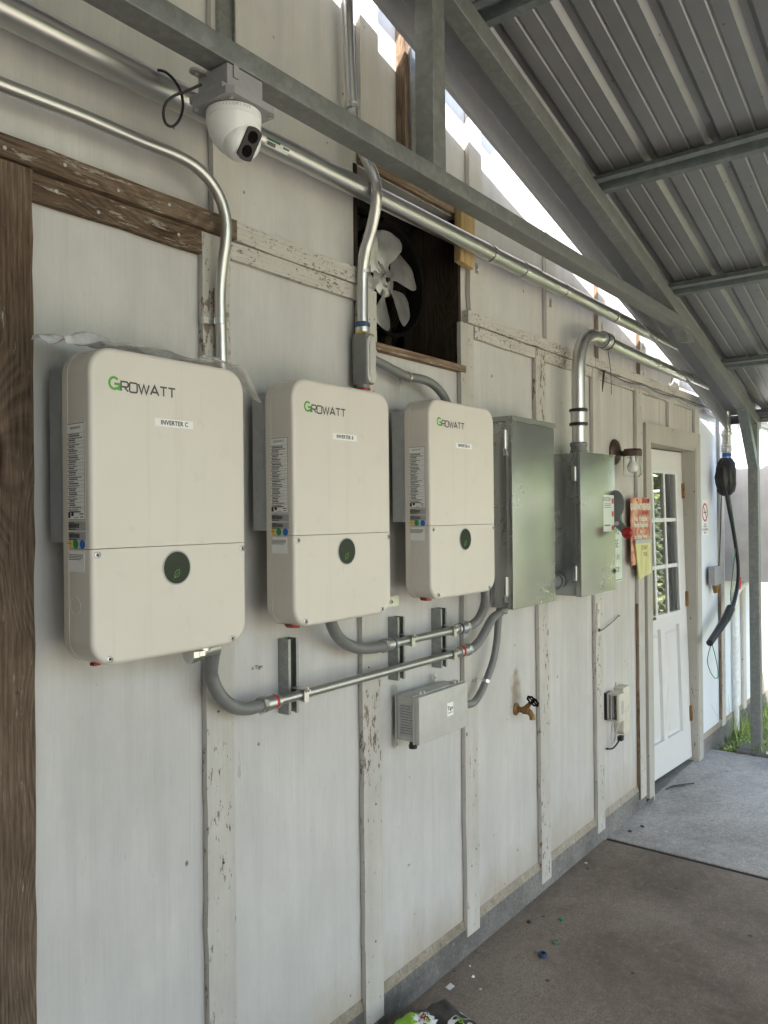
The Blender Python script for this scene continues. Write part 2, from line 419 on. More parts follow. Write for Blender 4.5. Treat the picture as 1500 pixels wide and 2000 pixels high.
def world_loc(o):
    v = Vector(o.location); p = o.parent
    while p is not None: v = v + p.location; p = p.parent
    return v
def attach(o, parent):
    w = world_loc(parent)
    o.data.transform(Matrix.Translation(-w)); o.parent = parent
def thing(name, label, cat, loc, group=None, kind=None):
    o = bpy.data.objects.new(name, None); COL.objects.link(o); o.location = loc; o.empty_display_size = .05
    o['label'] = label; o['category'] = cat
    if group: o['group'] = group
    return o
def tag(o, label, cat, group=None, kind=None):
    # re-centre the mesh on its own origin so the object's location is where it stands
    bb = [Vector(c) for c in o.bound_box]; c = sum(bb, Vector()) / 8; c.z = min(b.z for b in bb)
    o.data.transform(Matrix.Translation(-c)); o.location = c
    o['label'] = label; o['category'] = cat
    if group: o['group'] = group
    if kind: o['kind'] = kind
    return o
def structure(o, cat=None): o['kind'] = 'structure'; return o

def text(name, s, size, m, parent, origin, face='front', align='CENTER', sx=1., bold=0., shear=0., rot=0., thick=.0002, spacing=1.):
    """flat lettering set on a surface. face front: wall facing -y; side: face looking to -x; flat: lying on the floor"""
    cu = bpy.data.curves.new(name, 'FONT'); cu.body = s; cu.size = size; cu.align_x = align; cu.align_y = 'CENTER'; cu.offset = bold; cu.shear = shear
    cu.space_character = spacing
    cu.extrude = thick / 2; cu.resolution_u = 3
    tmp = bpy.data.objects.new(name, cu); COL.objects.link(tmp)
    me = bpy.data.meshes.new_from_object(tmp.evaluated_get(bpy.context.evaluated_depsgraph_get()))
    bpy.data.objects.remove(tmp); bpy.data.curves.remove(cu)
    A = {'front': Matrix(((1, 0, 0), (0, 0, -1), (0, 1, 0))), 'side': Matrix(((0, 0, -1), (-1, 0, 0), (0, 1, 0))), 'flat': Matrix.Identity(3)}[face].to_4x4()
    me.transform(Matrix.Translation(Vector(origin)) @ A @ Matrix.Rotation(rot, 4, 'Z') @ Matrix.Diagonal((sx, 1, 1, 1)))
    me.materials.clear(); me.materials.append(MT[m])
    o = bpy.data.objects.new(name, me); COL.objects.link(o)
    if parent is not None: attach(o, parent)
    return o
def rrect(x0, x1, z0, z1, r, n=7):
    P = []
    for cx, cz, a0 in ((x1 - r, z1 - r, 0), (x0 + r, z1 - r, 90), (x0 + r, z0 + r, 180), (x1 - r, z0 + r, 270)):
        for k in range(n + 1):
            a = R(a0 + 90 * k / n); P.append((cx + r * math.cos(a), cz + r * math.sin(a)))
    return P

# ------------------------------------------------------------------ ground
def sheet(name, x0, x1, y0, y1, z, m, zb=None, cat=None):
    b = MB(); b.box(x0, x1, y0, y1, z - (zb or .1), z); o = b.build(name, m, smooth=0); structure(o); return o
sheet('concrete_floor', -6, 3.875, -3.3, -.0005, 0, 'concrete_brown')
sheet('concrete_path', 3.92, 5.80, -3.3, -.0005, -.003, 'concrete_grey')
sheet('bounce_yard', -30, 6.6, -10.5, -3.31, -.03, 'gravel')  # unseen gravel added to bounce warm sunlight up under the roof
sheet('floor_joint', 3.875, 3.92, -3.3, -.0005, -.009, 'joint_dirt', .05)
b = MB(); b.quad((-150, -150, -.07), (150, -150, -.07), (150, 150, -.07), (-150, 150, -.07)); structure(b.build('ground', 'lawn', smooth=0))
b = MB()
for i in range(24):
    for j in range(20):
        def h(i, j): return -.055 + .02 * math.sin(i * 1.7 + j) * math.cos(j * 2.3 - i * .6)
        x = 5.81 + i * .12; y = -.03 - j * .1
        b.quad((x, y, h(i, j)), (x, y - .1, h(i, j + 1)), (x + .12, y - .1, h(i + 1, j + 1)), (x + .12, y, h(i + 1, j)))
bmesh.ops.remove_doubles(b.bm, verts=b.bm.verts[:], dist=1e-4)
structure(b.build('soil_bed', 'soil'))

# grass beyond the slab
b = MB()
def blade(x, y, h, lean, w=.004):
    a = random.random() * 6.28; dx, dy = math.cos(a), math.sin(a); z0 = -.06
    px, py = -dy * w, dx * w
    p = [(x - px, y - py, z0), (x + px, y + py, z0)]
    q = [(x + dx * lean * .35 - px * .8, y + dy * lean * .35 - py * .8, z0 + h * .55), (x + dx * lean * .35 + px * .8, y + dy * lean * .35 + py * .8, z0 + h * .55)]
    tip = (x + dx * lean, y + dy * lean, z0 + h)
    b._add(p + q + [tip], [(0, 1, 3, 2), (2, 3, 4)])
for k in range(17000):
    x = 5.83 + random.random() ** 1.3 * 2.2; y = -.03 - random.random() * 1.5
    den = .5 + .5 * math.sin(x * 5.1 + y * 7) * math.cos(y * 4.3 - x * 2)
    if random.random() > .35 + .65 * den: continue
    h = random.uniform(.025, .075) * (1 + 1.0 * den)
    if -y < .15: h *= 1.25
    blade(x, y, h, random.uniform(.01, .07), random.uniform(.0015, .0035))
for k in range(34):
    blade(5.9 + random.random() * 1.0, -.03 - random.random() * .2, random.uniform(.2, .45), random.uniform(.08, .25), .002)
for k in range(9000):   # the low leafy weeds between the blades
    x = 5.86 + random.random() * 1.6; y = -.08 - random.random() * 1.2; z = -.05 + random.random() * .05
    a = random.random() * 6.28; s_ = random.uniform(.006, .013)
    b.quad((x, y, z), (x + s_ * math.cos(a), y + s_ * math.sin(a), z + s_ * .5), (x + s_ * 1.3 * math.cos(a + .7), y + s_ * 1.3 * math.sin(a + .7), z + s_ * .8), (x + s_ * math.cos(a + 1.4), y + s_ * math.sin(a + 1.4), z + s_ * .3))
o = b.build('grass', 'grass_blade', smooth=0)
tag(o, 'green grass and low weeds growing beyond the end of the slab', 'grass', kind='stuff')

# ------------------------------------------------------------------ the white shed
shed = thing('shed', 'white painted board and batten shed with peeling paint', 'shed', (3, .3, 0))
OX0, OX1, OZ0, OZ1 = 1.949, 2.549, 2.225, 2.775     # fan opening
DX0, DX1, DZ1 = 4.576, 5.452, 2.075                  # door opening
ZT = 4.6; XE = 8.2; XW = -3
b = MB()
b.box(XW, OX0, 0, .1, .12, ZT); b.box(OX1, DX0, 0, .1, .12, ZT)
b.box(OX0, OX1, 0, .1, .12, OZ0); b.box(OX0, OX1, 0, .1, OZ1, ZT)
b.box(DX0, DX1, 0, .1, DZ1, ZT); b.box(DX1, XE, 0, .1, .12, ZT)
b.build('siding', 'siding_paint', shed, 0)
b = MB(); b.box(XW, XE, 4, 4.1, 0, ZT); b.box(XW, XW + .1, .1, 4, 0, ZT); b.box(XE - .1, XE, .1, 4, 0, ZT); b.box(XW, XE, -.0, 4.1, ZT, ZT + .1)
b.build('rear_wall', 'siding_paint', shed, 0)
b = MB()
for x0, x1 in ((XW, DX0 - .083), (DX1 + .096, XE)):
    b.prism([(-.012, -.1), (-.012, .102), (-.004, .118), (.1, .119), (.1, -.1)], 'x', x0, x1)
b.build('stem_wall', 'stem_concrete', shed, 0)
for x0, x1 in ((-1.4, DX0 - .085), (DX1 + .098, XE - .1)):
    MB().prism([(-.0124, .1035), (-.0008, .134), (-.0008, .1185), (-.0045, .1172)], 'x', x0, x1).build('ledge', 'ledge_mortar', shed, 0)
def board(x0, x1, z0, z1, d0, d1, m, name='batten', lean=0., wob=.0015, parent=shed, rev=.0015):
    """a sawn board standing on the wall, its edges slightly uneven"""
    b = MB(); vert = (z1 - z0) > (x1 - x0)
    n = max(2, int((z1 - z0 if vert else x1 - x0) / .07)); P = []
    for side in (0, 1):
        r = range(n + 1) if side == 0 else range(n, -1, -1)
        for i in r:
            u = i / n; w = random.uniform(-wob, wob)
            if random.random() < .08: w += (-1 if side else 1) * random.uniform(.001, .004) * (1 if wob > .001 else 0)
            if vert: P.append(((x1 if side == 0 else x0) + w + lean * u, z0 + (z1 - z0) * u))
            else: P.append((x0 + (x1 - x0) * u, (z0 if side == 0 else z1) + w))
    b.prism(P, 'y', -d1, -max(d0, .0035))
    return b.build(name, m, parent, 30)
for x, z0, ln in ((1.3135, .06, .0), (1.939, .045, -.004), (2.544, .075, -.006), (3.163, .04, -.012), (3.782, .06, -.012), (4.385, .055, -.004)):
    board(x, x + .091, z0, 2.384, 0.0005, .02, 'batten_paint_worn' if x < 2 or 3 < x < 3.5 else 'batten_paint', lean=ln)
board(4.94, 5.03, 2.172, 2.384, .0005, .02, 'batten_paint'); board(5.475, 5.565, 2.179, 2.384, .0005, .02, 'batten_paint')
for x in (6.06, 6.68, 7.3): board(x, x + .09, .10, 2.384, .0005, .022, 'batten_paint')
board(4.378, 4.3845, .055, 1.15, .0005, .019, 'raw_batten', wob=.0008)
board(6.052, 6.0595, .15, 1.2, .0005, .02, 'raw_batten', wob=.0008)
# horizontal trim: the thicker upper board, the lower boards between battens
board(.45, 1.415, 2.386, 2.435, .0005, .037, 'brown_board', 'trim_board')
board(1.417, OX0 - .002, 2.386, 2.437, .0005, .026, 'trim_paint', 'trim_board')
board(OX1 + .03, 3.78, 2.386, 2.433, .0005, .03, 'trim_paint', 'trim_board')
board(3.783, 5.6, 2.386, 2.431, .0005, .032, 'trim_paint', 'trim_board')
board(5.603, 7.8, 2.386, 2.431, .0005, .03, 'trim_paint', 'trim_board')
board(.864, 1.3115, 2.326, 2.384, .0005, .02, 'brown_board', 'trim_board')
for x0, x1 in ((1.407, 1.937), (2.642, 3.149), (3.247, 3.768), (3.866, 4.376), (4.471, 4.938), (5.032, 5.473), (5.57, 6.05)):
    board(x0, x1, 2.338, 2.384, .0005, .019, 'trim_paint', 'trim_board')
board(.63, .853, -.0, 2.384, .003, .03, 'brown_post', 'corner_board', lean=.008)
# nail heads in the bare boards and battens
def nail(x, z, d, m='fitting_zinc', r_=.0042):
    MB().lathe((x, -d, z), (0, -1, 0), [(r_, 0), (r_ * .9, .0012), (.0008, .0016)], 10).build('nail', m, shed)
for x, z in ((.80, 2.405), (.93, 2.415), (1.06, 2.402), (1.20, 2.412), (1.33, 2.405)): nail(x, z, .0372)
for x, z in ((.92, 2.36), (1.02, 2.345), (1.24, 2.355)): nail(x, z, .0202)
for x, z in ((.76, 2.1), (.82, 1.31)): nail(x, z, .0302, 'bronze')
for x in (1.36, 1.985, 2.59, 3.205, 3.825):
    for z in (.35, .78, 1.22): nail(x + random.uniform(-.02, .02), z + random.uniform(-.06, .06), .0202, 'bronze', .0032)
# upper battens
for x, m, d, z0 in ((1.350, 'upper_batten_paint', .021, 2.439), (1.955, 'upper_batten_paint', .021, 2.85), (2.61, 'upper_batten_paint', .021, 2.437), (3.262, 'upper_batten_paint', .021, 2.436),
              (3.85, 'upper_batten_paint', .021, 2.435), (4.445, 'upper_batten_paint', .022, 2.434), (5.045, 'upper_batten_paint', .022, 2.434), (5.65, 'upper_batten_paint', .022, 2.434), (6.25, 'upper_batten_paint', .022, 2.434)):
    board(x, x + .091, z0, 4.5, .0005, d, m)
for x in (3.842, 4.437): board(x, x + .0075, 2.436, 4.4, .0005, .02, 'raw_batten', wob=.001)
board(2.168, 2.262, 2.85, 4.5, .0005, .04, 'raw_batten')
b = MB(); b.box(-1.6, -1.48, -5.0, -.001, -.06, 3.3); b.build('added_shade_wall', 'siding_paint', shed, 0)  # unseen wall added to keep light off the left end
# fan opening: header, sill, jambs, dark room behind
board(OX0 + .005, OX1 - .004, OZ1 + .003, 2.845, .0005, .02, 'header_wood', 'header_board')
b = MB(); b.prism([(.09, OZ0 + .001), (-.028, OZ0 - .006), (-.028, OZ0 - .030), (-.0005, OZ0 - .030), (-.0005, OZ0 - .02), (.09, OZ0 - .02)], 'x', OX0 - .0, OX1 + .012)
b.build('sill', 'header_wood', shed)
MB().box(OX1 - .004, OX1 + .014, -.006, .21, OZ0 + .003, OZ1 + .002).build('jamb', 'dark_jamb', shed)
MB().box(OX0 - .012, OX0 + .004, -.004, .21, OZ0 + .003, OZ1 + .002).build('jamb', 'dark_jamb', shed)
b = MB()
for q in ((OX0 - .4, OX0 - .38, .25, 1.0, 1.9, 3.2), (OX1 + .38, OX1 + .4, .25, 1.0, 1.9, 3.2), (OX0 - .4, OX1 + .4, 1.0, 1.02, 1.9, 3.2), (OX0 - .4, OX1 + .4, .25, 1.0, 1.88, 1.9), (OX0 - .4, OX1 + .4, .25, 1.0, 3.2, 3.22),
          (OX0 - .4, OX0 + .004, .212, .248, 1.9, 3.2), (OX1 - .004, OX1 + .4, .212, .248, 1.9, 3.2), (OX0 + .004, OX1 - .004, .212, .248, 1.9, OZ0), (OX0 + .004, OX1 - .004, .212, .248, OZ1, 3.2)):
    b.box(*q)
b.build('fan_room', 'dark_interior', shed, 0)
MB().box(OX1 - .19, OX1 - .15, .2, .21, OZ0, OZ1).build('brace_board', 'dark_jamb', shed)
# rake overhang of the shed roof, above the carport
b = MB(); b.prism([(-3, 4.96), (2.5, 3.585), (2.56, 3.63), (-3, 5.1)], 'y', -.30, -.024); b.build('roof_overhang', 'trim_sheet', shed, 0)
# door and its casing
for nm, q in (('door_casing', [(DX0 - .083, .03), (DX0, .03), (DX0, DZ1 - .012), (DX0 - .083, DZ1 + .095)]),
              ('door_casing', [(DX0 - .083, DZ1 + .0965), (DX0 + .001, DZ1 - .011), (DX1 - .001, DZ1 + .003), (DX1 + .094, DZ1 + .108)]),
              ('door_casing', [(DX1, .0), (DX1 + .094, .0), (DX1 + .094, DZ1 + .106), (DX1, DZ1 + .0015)])):
    MB().prism(q, 'y', -.032, -.0005).build(nm, 'casing_paint', shed, 30)
b = MB(); b.box(DX1 - .012, DX1 + .003, -.028, .14, .0, DZ1 + .0); b.box(DX0 - .003, DX0 + .012, -.028, .14, 0, DZ1 - .01); b.box(DX0 + .012, DX1 - .012, -.026, .14, DZ1 - .012, DZ1 + .002)
b.build('door_jamb', 'casing_paint', shed)
b = MB(); b.box(DX0 + .013, DX1 - .013, -.0002, .118, -.1, .006); b.build('threshold', 'stem_concrete', shed)
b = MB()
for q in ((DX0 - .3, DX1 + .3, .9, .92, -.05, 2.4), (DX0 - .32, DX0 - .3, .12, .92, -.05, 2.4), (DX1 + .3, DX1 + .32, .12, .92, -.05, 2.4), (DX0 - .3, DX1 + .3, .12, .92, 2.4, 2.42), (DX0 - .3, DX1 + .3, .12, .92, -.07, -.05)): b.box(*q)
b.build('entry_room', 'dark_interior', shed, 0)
LX0, LX1, LZ0, LZ1 = 4.735, 5.295, 1.02, 1.905
door = bpy.data.objects.new('door', None)
# the leaf leans in a little at its head, as the photo shows
def lean_leaf(o):
    for v in o.data.vertices:
        z = v.co.z; v.co.y += .012 + .06 * (z / 2.06)
b = MB(); y0, y1 = 0.0, .04; A0, A1 = DX0 + .014, DX1 - .016
b.box(A0, LX0, y0, y1, .03, 2.055); b.box(LX1, A1, y0, y1, .03, 2.055)
b.box(LX0, LX1, y0, y1, LZ1, 2.055)
px = [(4.735, 4.985), (5.045, 5.295)]
b.box(LX0, LX1, y0, y1, .93, LZ0); b.box(LX0, LX1, y0, y1, .03, .235); b.box(px[0][1], px[1][0], y0, y1, .235, .93)
for a, c in px:
    b.box(a, c, y0 + .020, y1, .235, .93)
    for i, (ya, yb, off) in enumerate(((.014, .003, .03),)):
        o_ = [(a + .030, c - .030, .266, .899, .0195), (a + .046, c - .046, .282, .883, .002), (a + .050, c - .050, .286, .879, .002)]
        b.loft([[(xa, y0 + yy, za), (xb, y0 + yy, za), (xb, y0 + yy, zb_), (xa, y0 + yy, zb_)] for xa, xb, za, zb_, yy in o_], cap0=False)
bmd = b
def ajar(v): v.co.y += .012 + .05 * (v.co.z / 2.06) + .050 * (A1 - v.co.x) / (A1 - A0)   # the door hangs a touch crooked and ajar
for v in bmd.bm.verts: ajar(v)
leaf = bmd.build('door', 'door_skin', shed, 30)
def dpart(b, name, m, par=leaf, sm=35):
    for v in b.bm.verts: ajar(v)
    return b.build(name, m, par, sm)
b = MB()   # raised moulding round the light
for q in ((LX0 - .022, LX1 + .022, LZ1, LZ1 + .022), (LX0 - .022, LX1 + .022, LZ0 - .022, LZ0), (LX0 - .022, LX0, LZ0, LZ1), (LX1, LX1 + .022, LZ0, LZ1)):
    b.box(q[0], q[1], -.009, -.0005, q[2], q[3], .002)
dpart(b, 'window_frame', 'vinyl_door')
b = MB(); W3 = (LX1 - LX0) / 3; H3 = (LZ1 - LZ0) / 3
for k in (1, 2):
    b.box(LX0 + k * W3 - .012, LX0 + k * W3 + .012, -.008, -.0005, LZ0, LZ1, .002)
    for j in range(3):
        b.box(LX0 + j * W3 + .0105, LX0 + (j + 1) * W3 - .0105, -.006, -.0005, LZ0 + k * H3 - .012, LZ0 + k * H3 + .012, .002)
dpart(b, 'muntin', 'vinyl_door')
for q_ in (.0, .014):
    b = MB(); b.box(LX0, LX1, q_, q_ + .004, LZ0, LZ1); dpart(b, 'window_pane', 'glass_clear', sm=0)
for z in (1.80, 1.08, .32):
    b = MB(); b.cyl((A1 + .004, -.006, z - .05), (A1 + .004, -.006, z + .05), .0075, 12)
    b.box(A1 - .02, A1 + .004, -.0045, -.0015, z - .05, z + .05); dpart(b, 'hinge', 'brass')
b = MB(); b.cyl((4.665, -.001, 1.02), (4.665, -.05, 1.02), .011); b.cyl((4.665, -.046, 1.02), (4.775, -.052, 1.02), .009); b.lathe((4.665, 0, 1.02), (0, -1, 0), [(.028, 0), (.028, .006), (.022, .010)])
dpart(b, 'handle', 'bronze')

# ------------------------------------------------------------------ galvanized strips on upper battens
for x0, x1, d0, z0, z1, lab in ((1.362, 1.418, .0215, 2.88, 4.4, 'flat galvanized strip running up the batten above the camera'), (2.185, 2.25, .0405, 2.86, 4.4, 'flat galvanized strip on the raw brown batten beside the carport strut')):
    b = MB(); b.box(x0, x1, -d0 - .004, -d0, z0, z1); b.box(x0, x0 + .004, -d0 - .014, -d0 - .0041, z0, z1); b.box(x1 - .004, x1, -d0 - .014, -d0 - .0041, z0, z1)
    tag(b.build('metal_strip', 'strut_zinc'), lab, 'metal strip', 'galvanized strips on the upper battens')

# ------------------------------------------------------------------ carport
cp = thing('carport', 'galvanized steel carport with ribbed metal roof against the shed', 'carport', (5.9, -.28, 0))
T0, T1 = -.315, -.25
rb = lambda x: 3.734 - .25 * x
rt = lambda x: 3.8065 - .25 * x
MB().prism([(-1.5, 2.634), (4.398, 2.634), (4.196, 2.684), (-1.5, 2.684)], 'y', T0, T1, .003).build('bottom_chord', 'galvanized_tube', cp)
MB().prism([(-.5, rb(-.5)), (6.005, rb(6.005)), (6.005, rt(6.005)), (-.5, rt(-.5))], 'y', T0, T1, .004).build('rafter', 'galvanized_tube', cp)
MB().prism([(1.927, 2.6845), (1.993, 2.6845), (1.993, rb(1.993) - .0005), (1.927, rb(1.927) - .0005)], 'y', T0, T1, .003).build('web_post', 'galvanized_tube', cp)
MB().prism([(5.885, .012), (5.95, .012), (5.95, rb(5.95) - .001), (5.885, rb(5.885) - .001)], 'y', T0, T1, .003).build('post', 'galvanized_tube', cp)
b = MB(); b.box(5.82, 6.02, -.40, -.17, -.12, .0095); b.box(5.80, 5.84, -.42, -.30, -.003, .02); b.build('post_footing', 'stem_concrete', cp)
MB().prism([(5.60, rb(5.60) - .0005), (5.8845, 1.95), (5.8845, 2.06), (5.665, rb(5.665) - .0005)], 'y', T0 + .002, T1 - .002, .002).build('knee_brace', 'galvanized_purlin', cp)
MB().prism([(4.25, 2.6335), (4.43, 2.6335), (4.46, 2.585), (4.36, 2.572), (4.31, 2.61)], 'y', T0 + .003, T1 - .003, .002).build('end_bracket', 'galvanized_tube', cp)
for x in (-.65, .30, 1.25, 2.21, 3.17, 4.11, 5.08, 5.945):
    h = .036; b = MB(); z = lambda q: rt(q) + .0005
    P = [(-.052, 0), (-.026, 0), (-.02, h), (.02, h), (.026, 0), (.052, 0), (.052, .002), (.0275, .002), (.0215, h + .0015), (-.0215, h + .0015), (-.0275, .002), (-.052, .002)]
    b.prism([(x + p, z(x) - .25 * p + q) for p, q in P], 'y', -5.15, -.235)
    b.build('purlin', 'galvanized_purlin', cp, 20)
zr = lambda x: 3.846 - .25 * x
# ribbed sheet: major ribs every 0.235 m, two small ones between
prof = [(-.105, 0)]; y = -.30
while y > -5.2:
    prof += [(y + .030, 0), (y + .012, .020), (y - .012, .020), (y - .030, 0)]
    for m_ in (.085, .15): prof += [(y - m_ + .007, 0), (y - m_ + .003, .0035), (y - m_ - .003, .0035), (y - m_ - .007, 0)]
    y -= .235
b = MB()
def strip(prof, xa, xb, zf, dz=0):
    for (ya, ha), (yb, hb) in zip(prof, prof[1:]):
        b.quad((xa, ya, zf(xa) + ha + dz), (xb, ya, zf(xb) + ha + dz), (xb, yb, zf(xb) + hb + dz), (xa, yb, zf(xa) + hb + dz))
strip(prof, -.8, 6.01, lambda x: zr(x) + .004); strip(prof, -.8, 6.01, lambda x: zr(x) + .006)
bmesh.ops.remove_doubles(b.bm, verts=b.bm.verts[:], dist=1e-5)
b.build('roof_sheet', 'roof_sheet', cp, 20)
b = MB(); b.prism([(-1.05, 3.98), (-.8, 4.075), (-.55, 4.02), (-.55, 4.03), (-.8, 4.085), (-1.05, 3.99)], 'y', -5.25, -.10); b.build('ridge_cap', 'trim_sheet', cp, 0)
b = MB(); zl = lambda x: 4.046 + .25 * (x + .8)
strip(prof, -6.5, -.78, zl); bmesh.ops.remove_doubles(b.bm, verts=b.bm.verts[:], dist=1e-5)
b.build('roof_sheet', 'roof_sheet', cp, 20)
b = MB(); XR = 6.01; ct, cb = 3.846, 3.722
b.prism([(-1.2, cb + .3), (XR, cb - .25 * XR), (XR, ct - .25 * XR), (-1.2, ct + .3)], 'y', -.102, -.100)
b.prism([(-1.2, cb + .3), (XR, cb - .25 * XR), (XR, cb + .002 - .25 * XR), (-1.2, cb + .302)], 'y', -.118, -.1021)
b.prism([(-1.2, ct + .3), (XR, ct - .25 * XR), (XR, ct + .002 - .25 * XR), (-1.2, ct + .302)], 'y', -.26, -.1021)
b.build('rake_trim', 'trim_sheet', cp, 20)
b = MB(); b.box(5.955, 6.01, -5.2, -.104, 2.275, 2.279); b.box(6.0105, 6.015, -5.2, -.104, 2.275, 2.34); b.build('eave_trim', 'trim_sheet', cp, 20)

# ------------------------------------------------------------------ inverters
def ribbon(b, pts, w, M, d, closed=False):
    """mitred flat stroke; pts in 2D, M maps (u, v, depth) to the world"""
    P = [Vector(p).to_2d() for p in pts]; n = len(P); L = []; Rr_ = []
    for i in range(n):
        a = P[i] - P[i - 1] if (i or closed) else P[1] - P[0]
        c = P[(i + 1) % n] - P[i] if (i < n - 1 or closed) else a
        a = a.normalized(); c = c.normalized(); na = Vector((-a.y, a.x)); nc = Vector((-c.y, c.x)); m = na + nc
        m = m.normalized() if m.length > 1e-6 else na
        s = w / 2 / max(.45, m.dot(na)); L.append(P[i] + m * s); Rr_.append(P[i] - m * s)
    for i in range(n if closed else n - 1):
        j = (i + 1) % n; b.quad(*[M(q.x, q.y, d) for q in (Rr_[i], Rr_[j], L[j], L[i])])
def logo(parent, x0, z0, w, y):
    M = lambda u, v, d: (x0 + u, y - d, z0 + v)
    g = w * .165; gh = w * .175; b = MB()
    arc = [(g * .5 + g * .42 * math.cos(R(a)), gh * .5 + gh * .42 * math.sin(R(a))) for a in range(42, 318, 12)] + [(g * .90, gh * .10)]
    ribbon(b, arc, g * .2, M, .0004)
    ribbon(b, [(g * .5, gh * .46), (g * .94, gh * .46), (g * .94, 0)], g * .2, M, .0006)
    b.build('logo_initial', 'logo_green', parent, 0)
    b = MB(); H = gh * .70; x = g * 1.12; t = w * .020
    G = {'R': [[(0, 0), (0, 1), (.85, 1), (1, .86), (1, .60), (.85, .46), (.12, .46)], [(.5, .40), (1, 0)]],
         'O': [[(.12, 0), (.88, 0), (1, .12), (1, .88), (.88, 1), (.12, 1), (0, .88), (0, .12)]],
         'W': [[(0, 1), (.27, 0), (.5, .95), (.73, 0), (1, 1)]], 'A': [[(0, 0), (.5, 1), (1, 0)], [(.24, .3), (.76, .3)]],
         'T': [[(0, 1), (1, 1)], [(.5, .93), (.5, 0)]]}
    for ch, cw in zip('ROWATT', (.105, .115, .165, .13, .115, .115)):
        ww = w * cw
        for si, st in enumerate(G[ch]):
            ribbon(b, [(x + u * ww, v * H) for u, v in st], t * (1.25 if ch in 'WA' else 1.1), M, .0004 + .0003 * si, closed=(ch == 'O'))
        x += ww + w * .022
    b.build('logo_lettering', 'logo_grey', parent, 0)

def spec_label(inv, x0, zs):
    """the printed rating label on the left flank"""
    X = x0 - .0006
    ys = lambda u: -.106 - u * .066   # u across the label, left to right as seen
    b = MB(); b.box(X, x0 - .0001, ys(1), ys(0), zs + .058, zs + .252)
    lab = b.build('rating_label', 'paper_white', inv, 0)
    b = MB(); F = X - .0002
    def bar(u0, u1, z0, z1): b.quad((F, ys(u0), z0), (F, ys(u1), z0), (F, ys(u1), z1), (F, ys(u0), z1))
    random.seed(3)
    bar(0, .02, zs + .058, zs + .252); bar(.98, 1, zs + .058, zs + .252); bar(.021, .979, zs + .251, zs + .252); bar(.021, .979, zs + .058, zs + .059)
    z = zs + .232
    k = 0
    while z > zs + .078:
        bar(.021, .979, z + .0005, z + .0009)
        u = .05
        while u < (.35 + .55 * random.random()):
            e = u + random.uniform(.03, .10); bar(u, e, z - .0022, z - .0005); u = e + .012
        if k % 3 != 2:
            u = .14
            while u < (.35 + .45 * random.random()):
                e = u + random.uniform(.03, .07); bar(u, e, z - .0062, z - .0035); u = e + .01
            z -= .0085
        else: z -= .0048
        k += 1
    for u0, u1, z0, z1 in ((.06, .20, .062, .074), (.25, .38, .066, .074), (.42, .64, .062, .063), (.42, .64, .073, .074), (.70, .92, .069, .071), (.74, .9, .063, .065)): bar(u0, u1, zs + z0, zs + z1)
    b.build('print', 'ink_black', lab, 0)
    text('print', 'GROWATT', .0075, 'ink_black', lab, (F, ys(.5), zs + .243), 'side')
    for z0, z1 in ((.037, .055), (.017, .034)):
        b = MB(); b.box(X, x0 - .0001, ys(1.02), ys(-.02), zs + z0, zs + z1); g = b.build('serial_label', 'label_silver', inv, 0)
        b = MB(); u = .04
        while u < .68:
            e = u + random.uniform(.006, .02); bar(u, e, zs + z0 + .005, zs + z1 - .004); u = e + random.uniform(.004, .01)
        bar(.04, .5, zs + z0 + .0015, zs + z0 + .003); bar(.04, .4, zs + z1 - .003, zs + z1 - .0015)
        b.build('print', 'ink_black', g, 0)
    for u, m in ((.12, 'sticker_yellow'), (.47, 'sticker_green'), (.83, 'sticker_blue')):
        b = MB(); b.lathe((x0 - .0001, ys(u), zs + .0095), (-1, 0, 0), [(.0092, 0), (.0092, .0006)], 22); b.build('round_sticker', m, inv, 0)
    text('print', 'PV: PVA', .0042, 'ink_black', inv, (x0 - .001, ys(.12), zs + .0105), 'side')
    b = MB(); b.box(X, x0 - .0001, ys(.93), ys(-.1), zs - .046, zs - .004); lab = b.build('notice_label', 'paper_white', inv, 0)
    b = MB()
    for i in range(4): bar(-.05, .85 - .1 * (i == 3), zs - .0125 - i * .0032, zs - .0112 - i * .0032)
    bar(-.05, .12, zs - .0085, zs - .0062)
    b.build('print', 'ink_black', lab, 0)

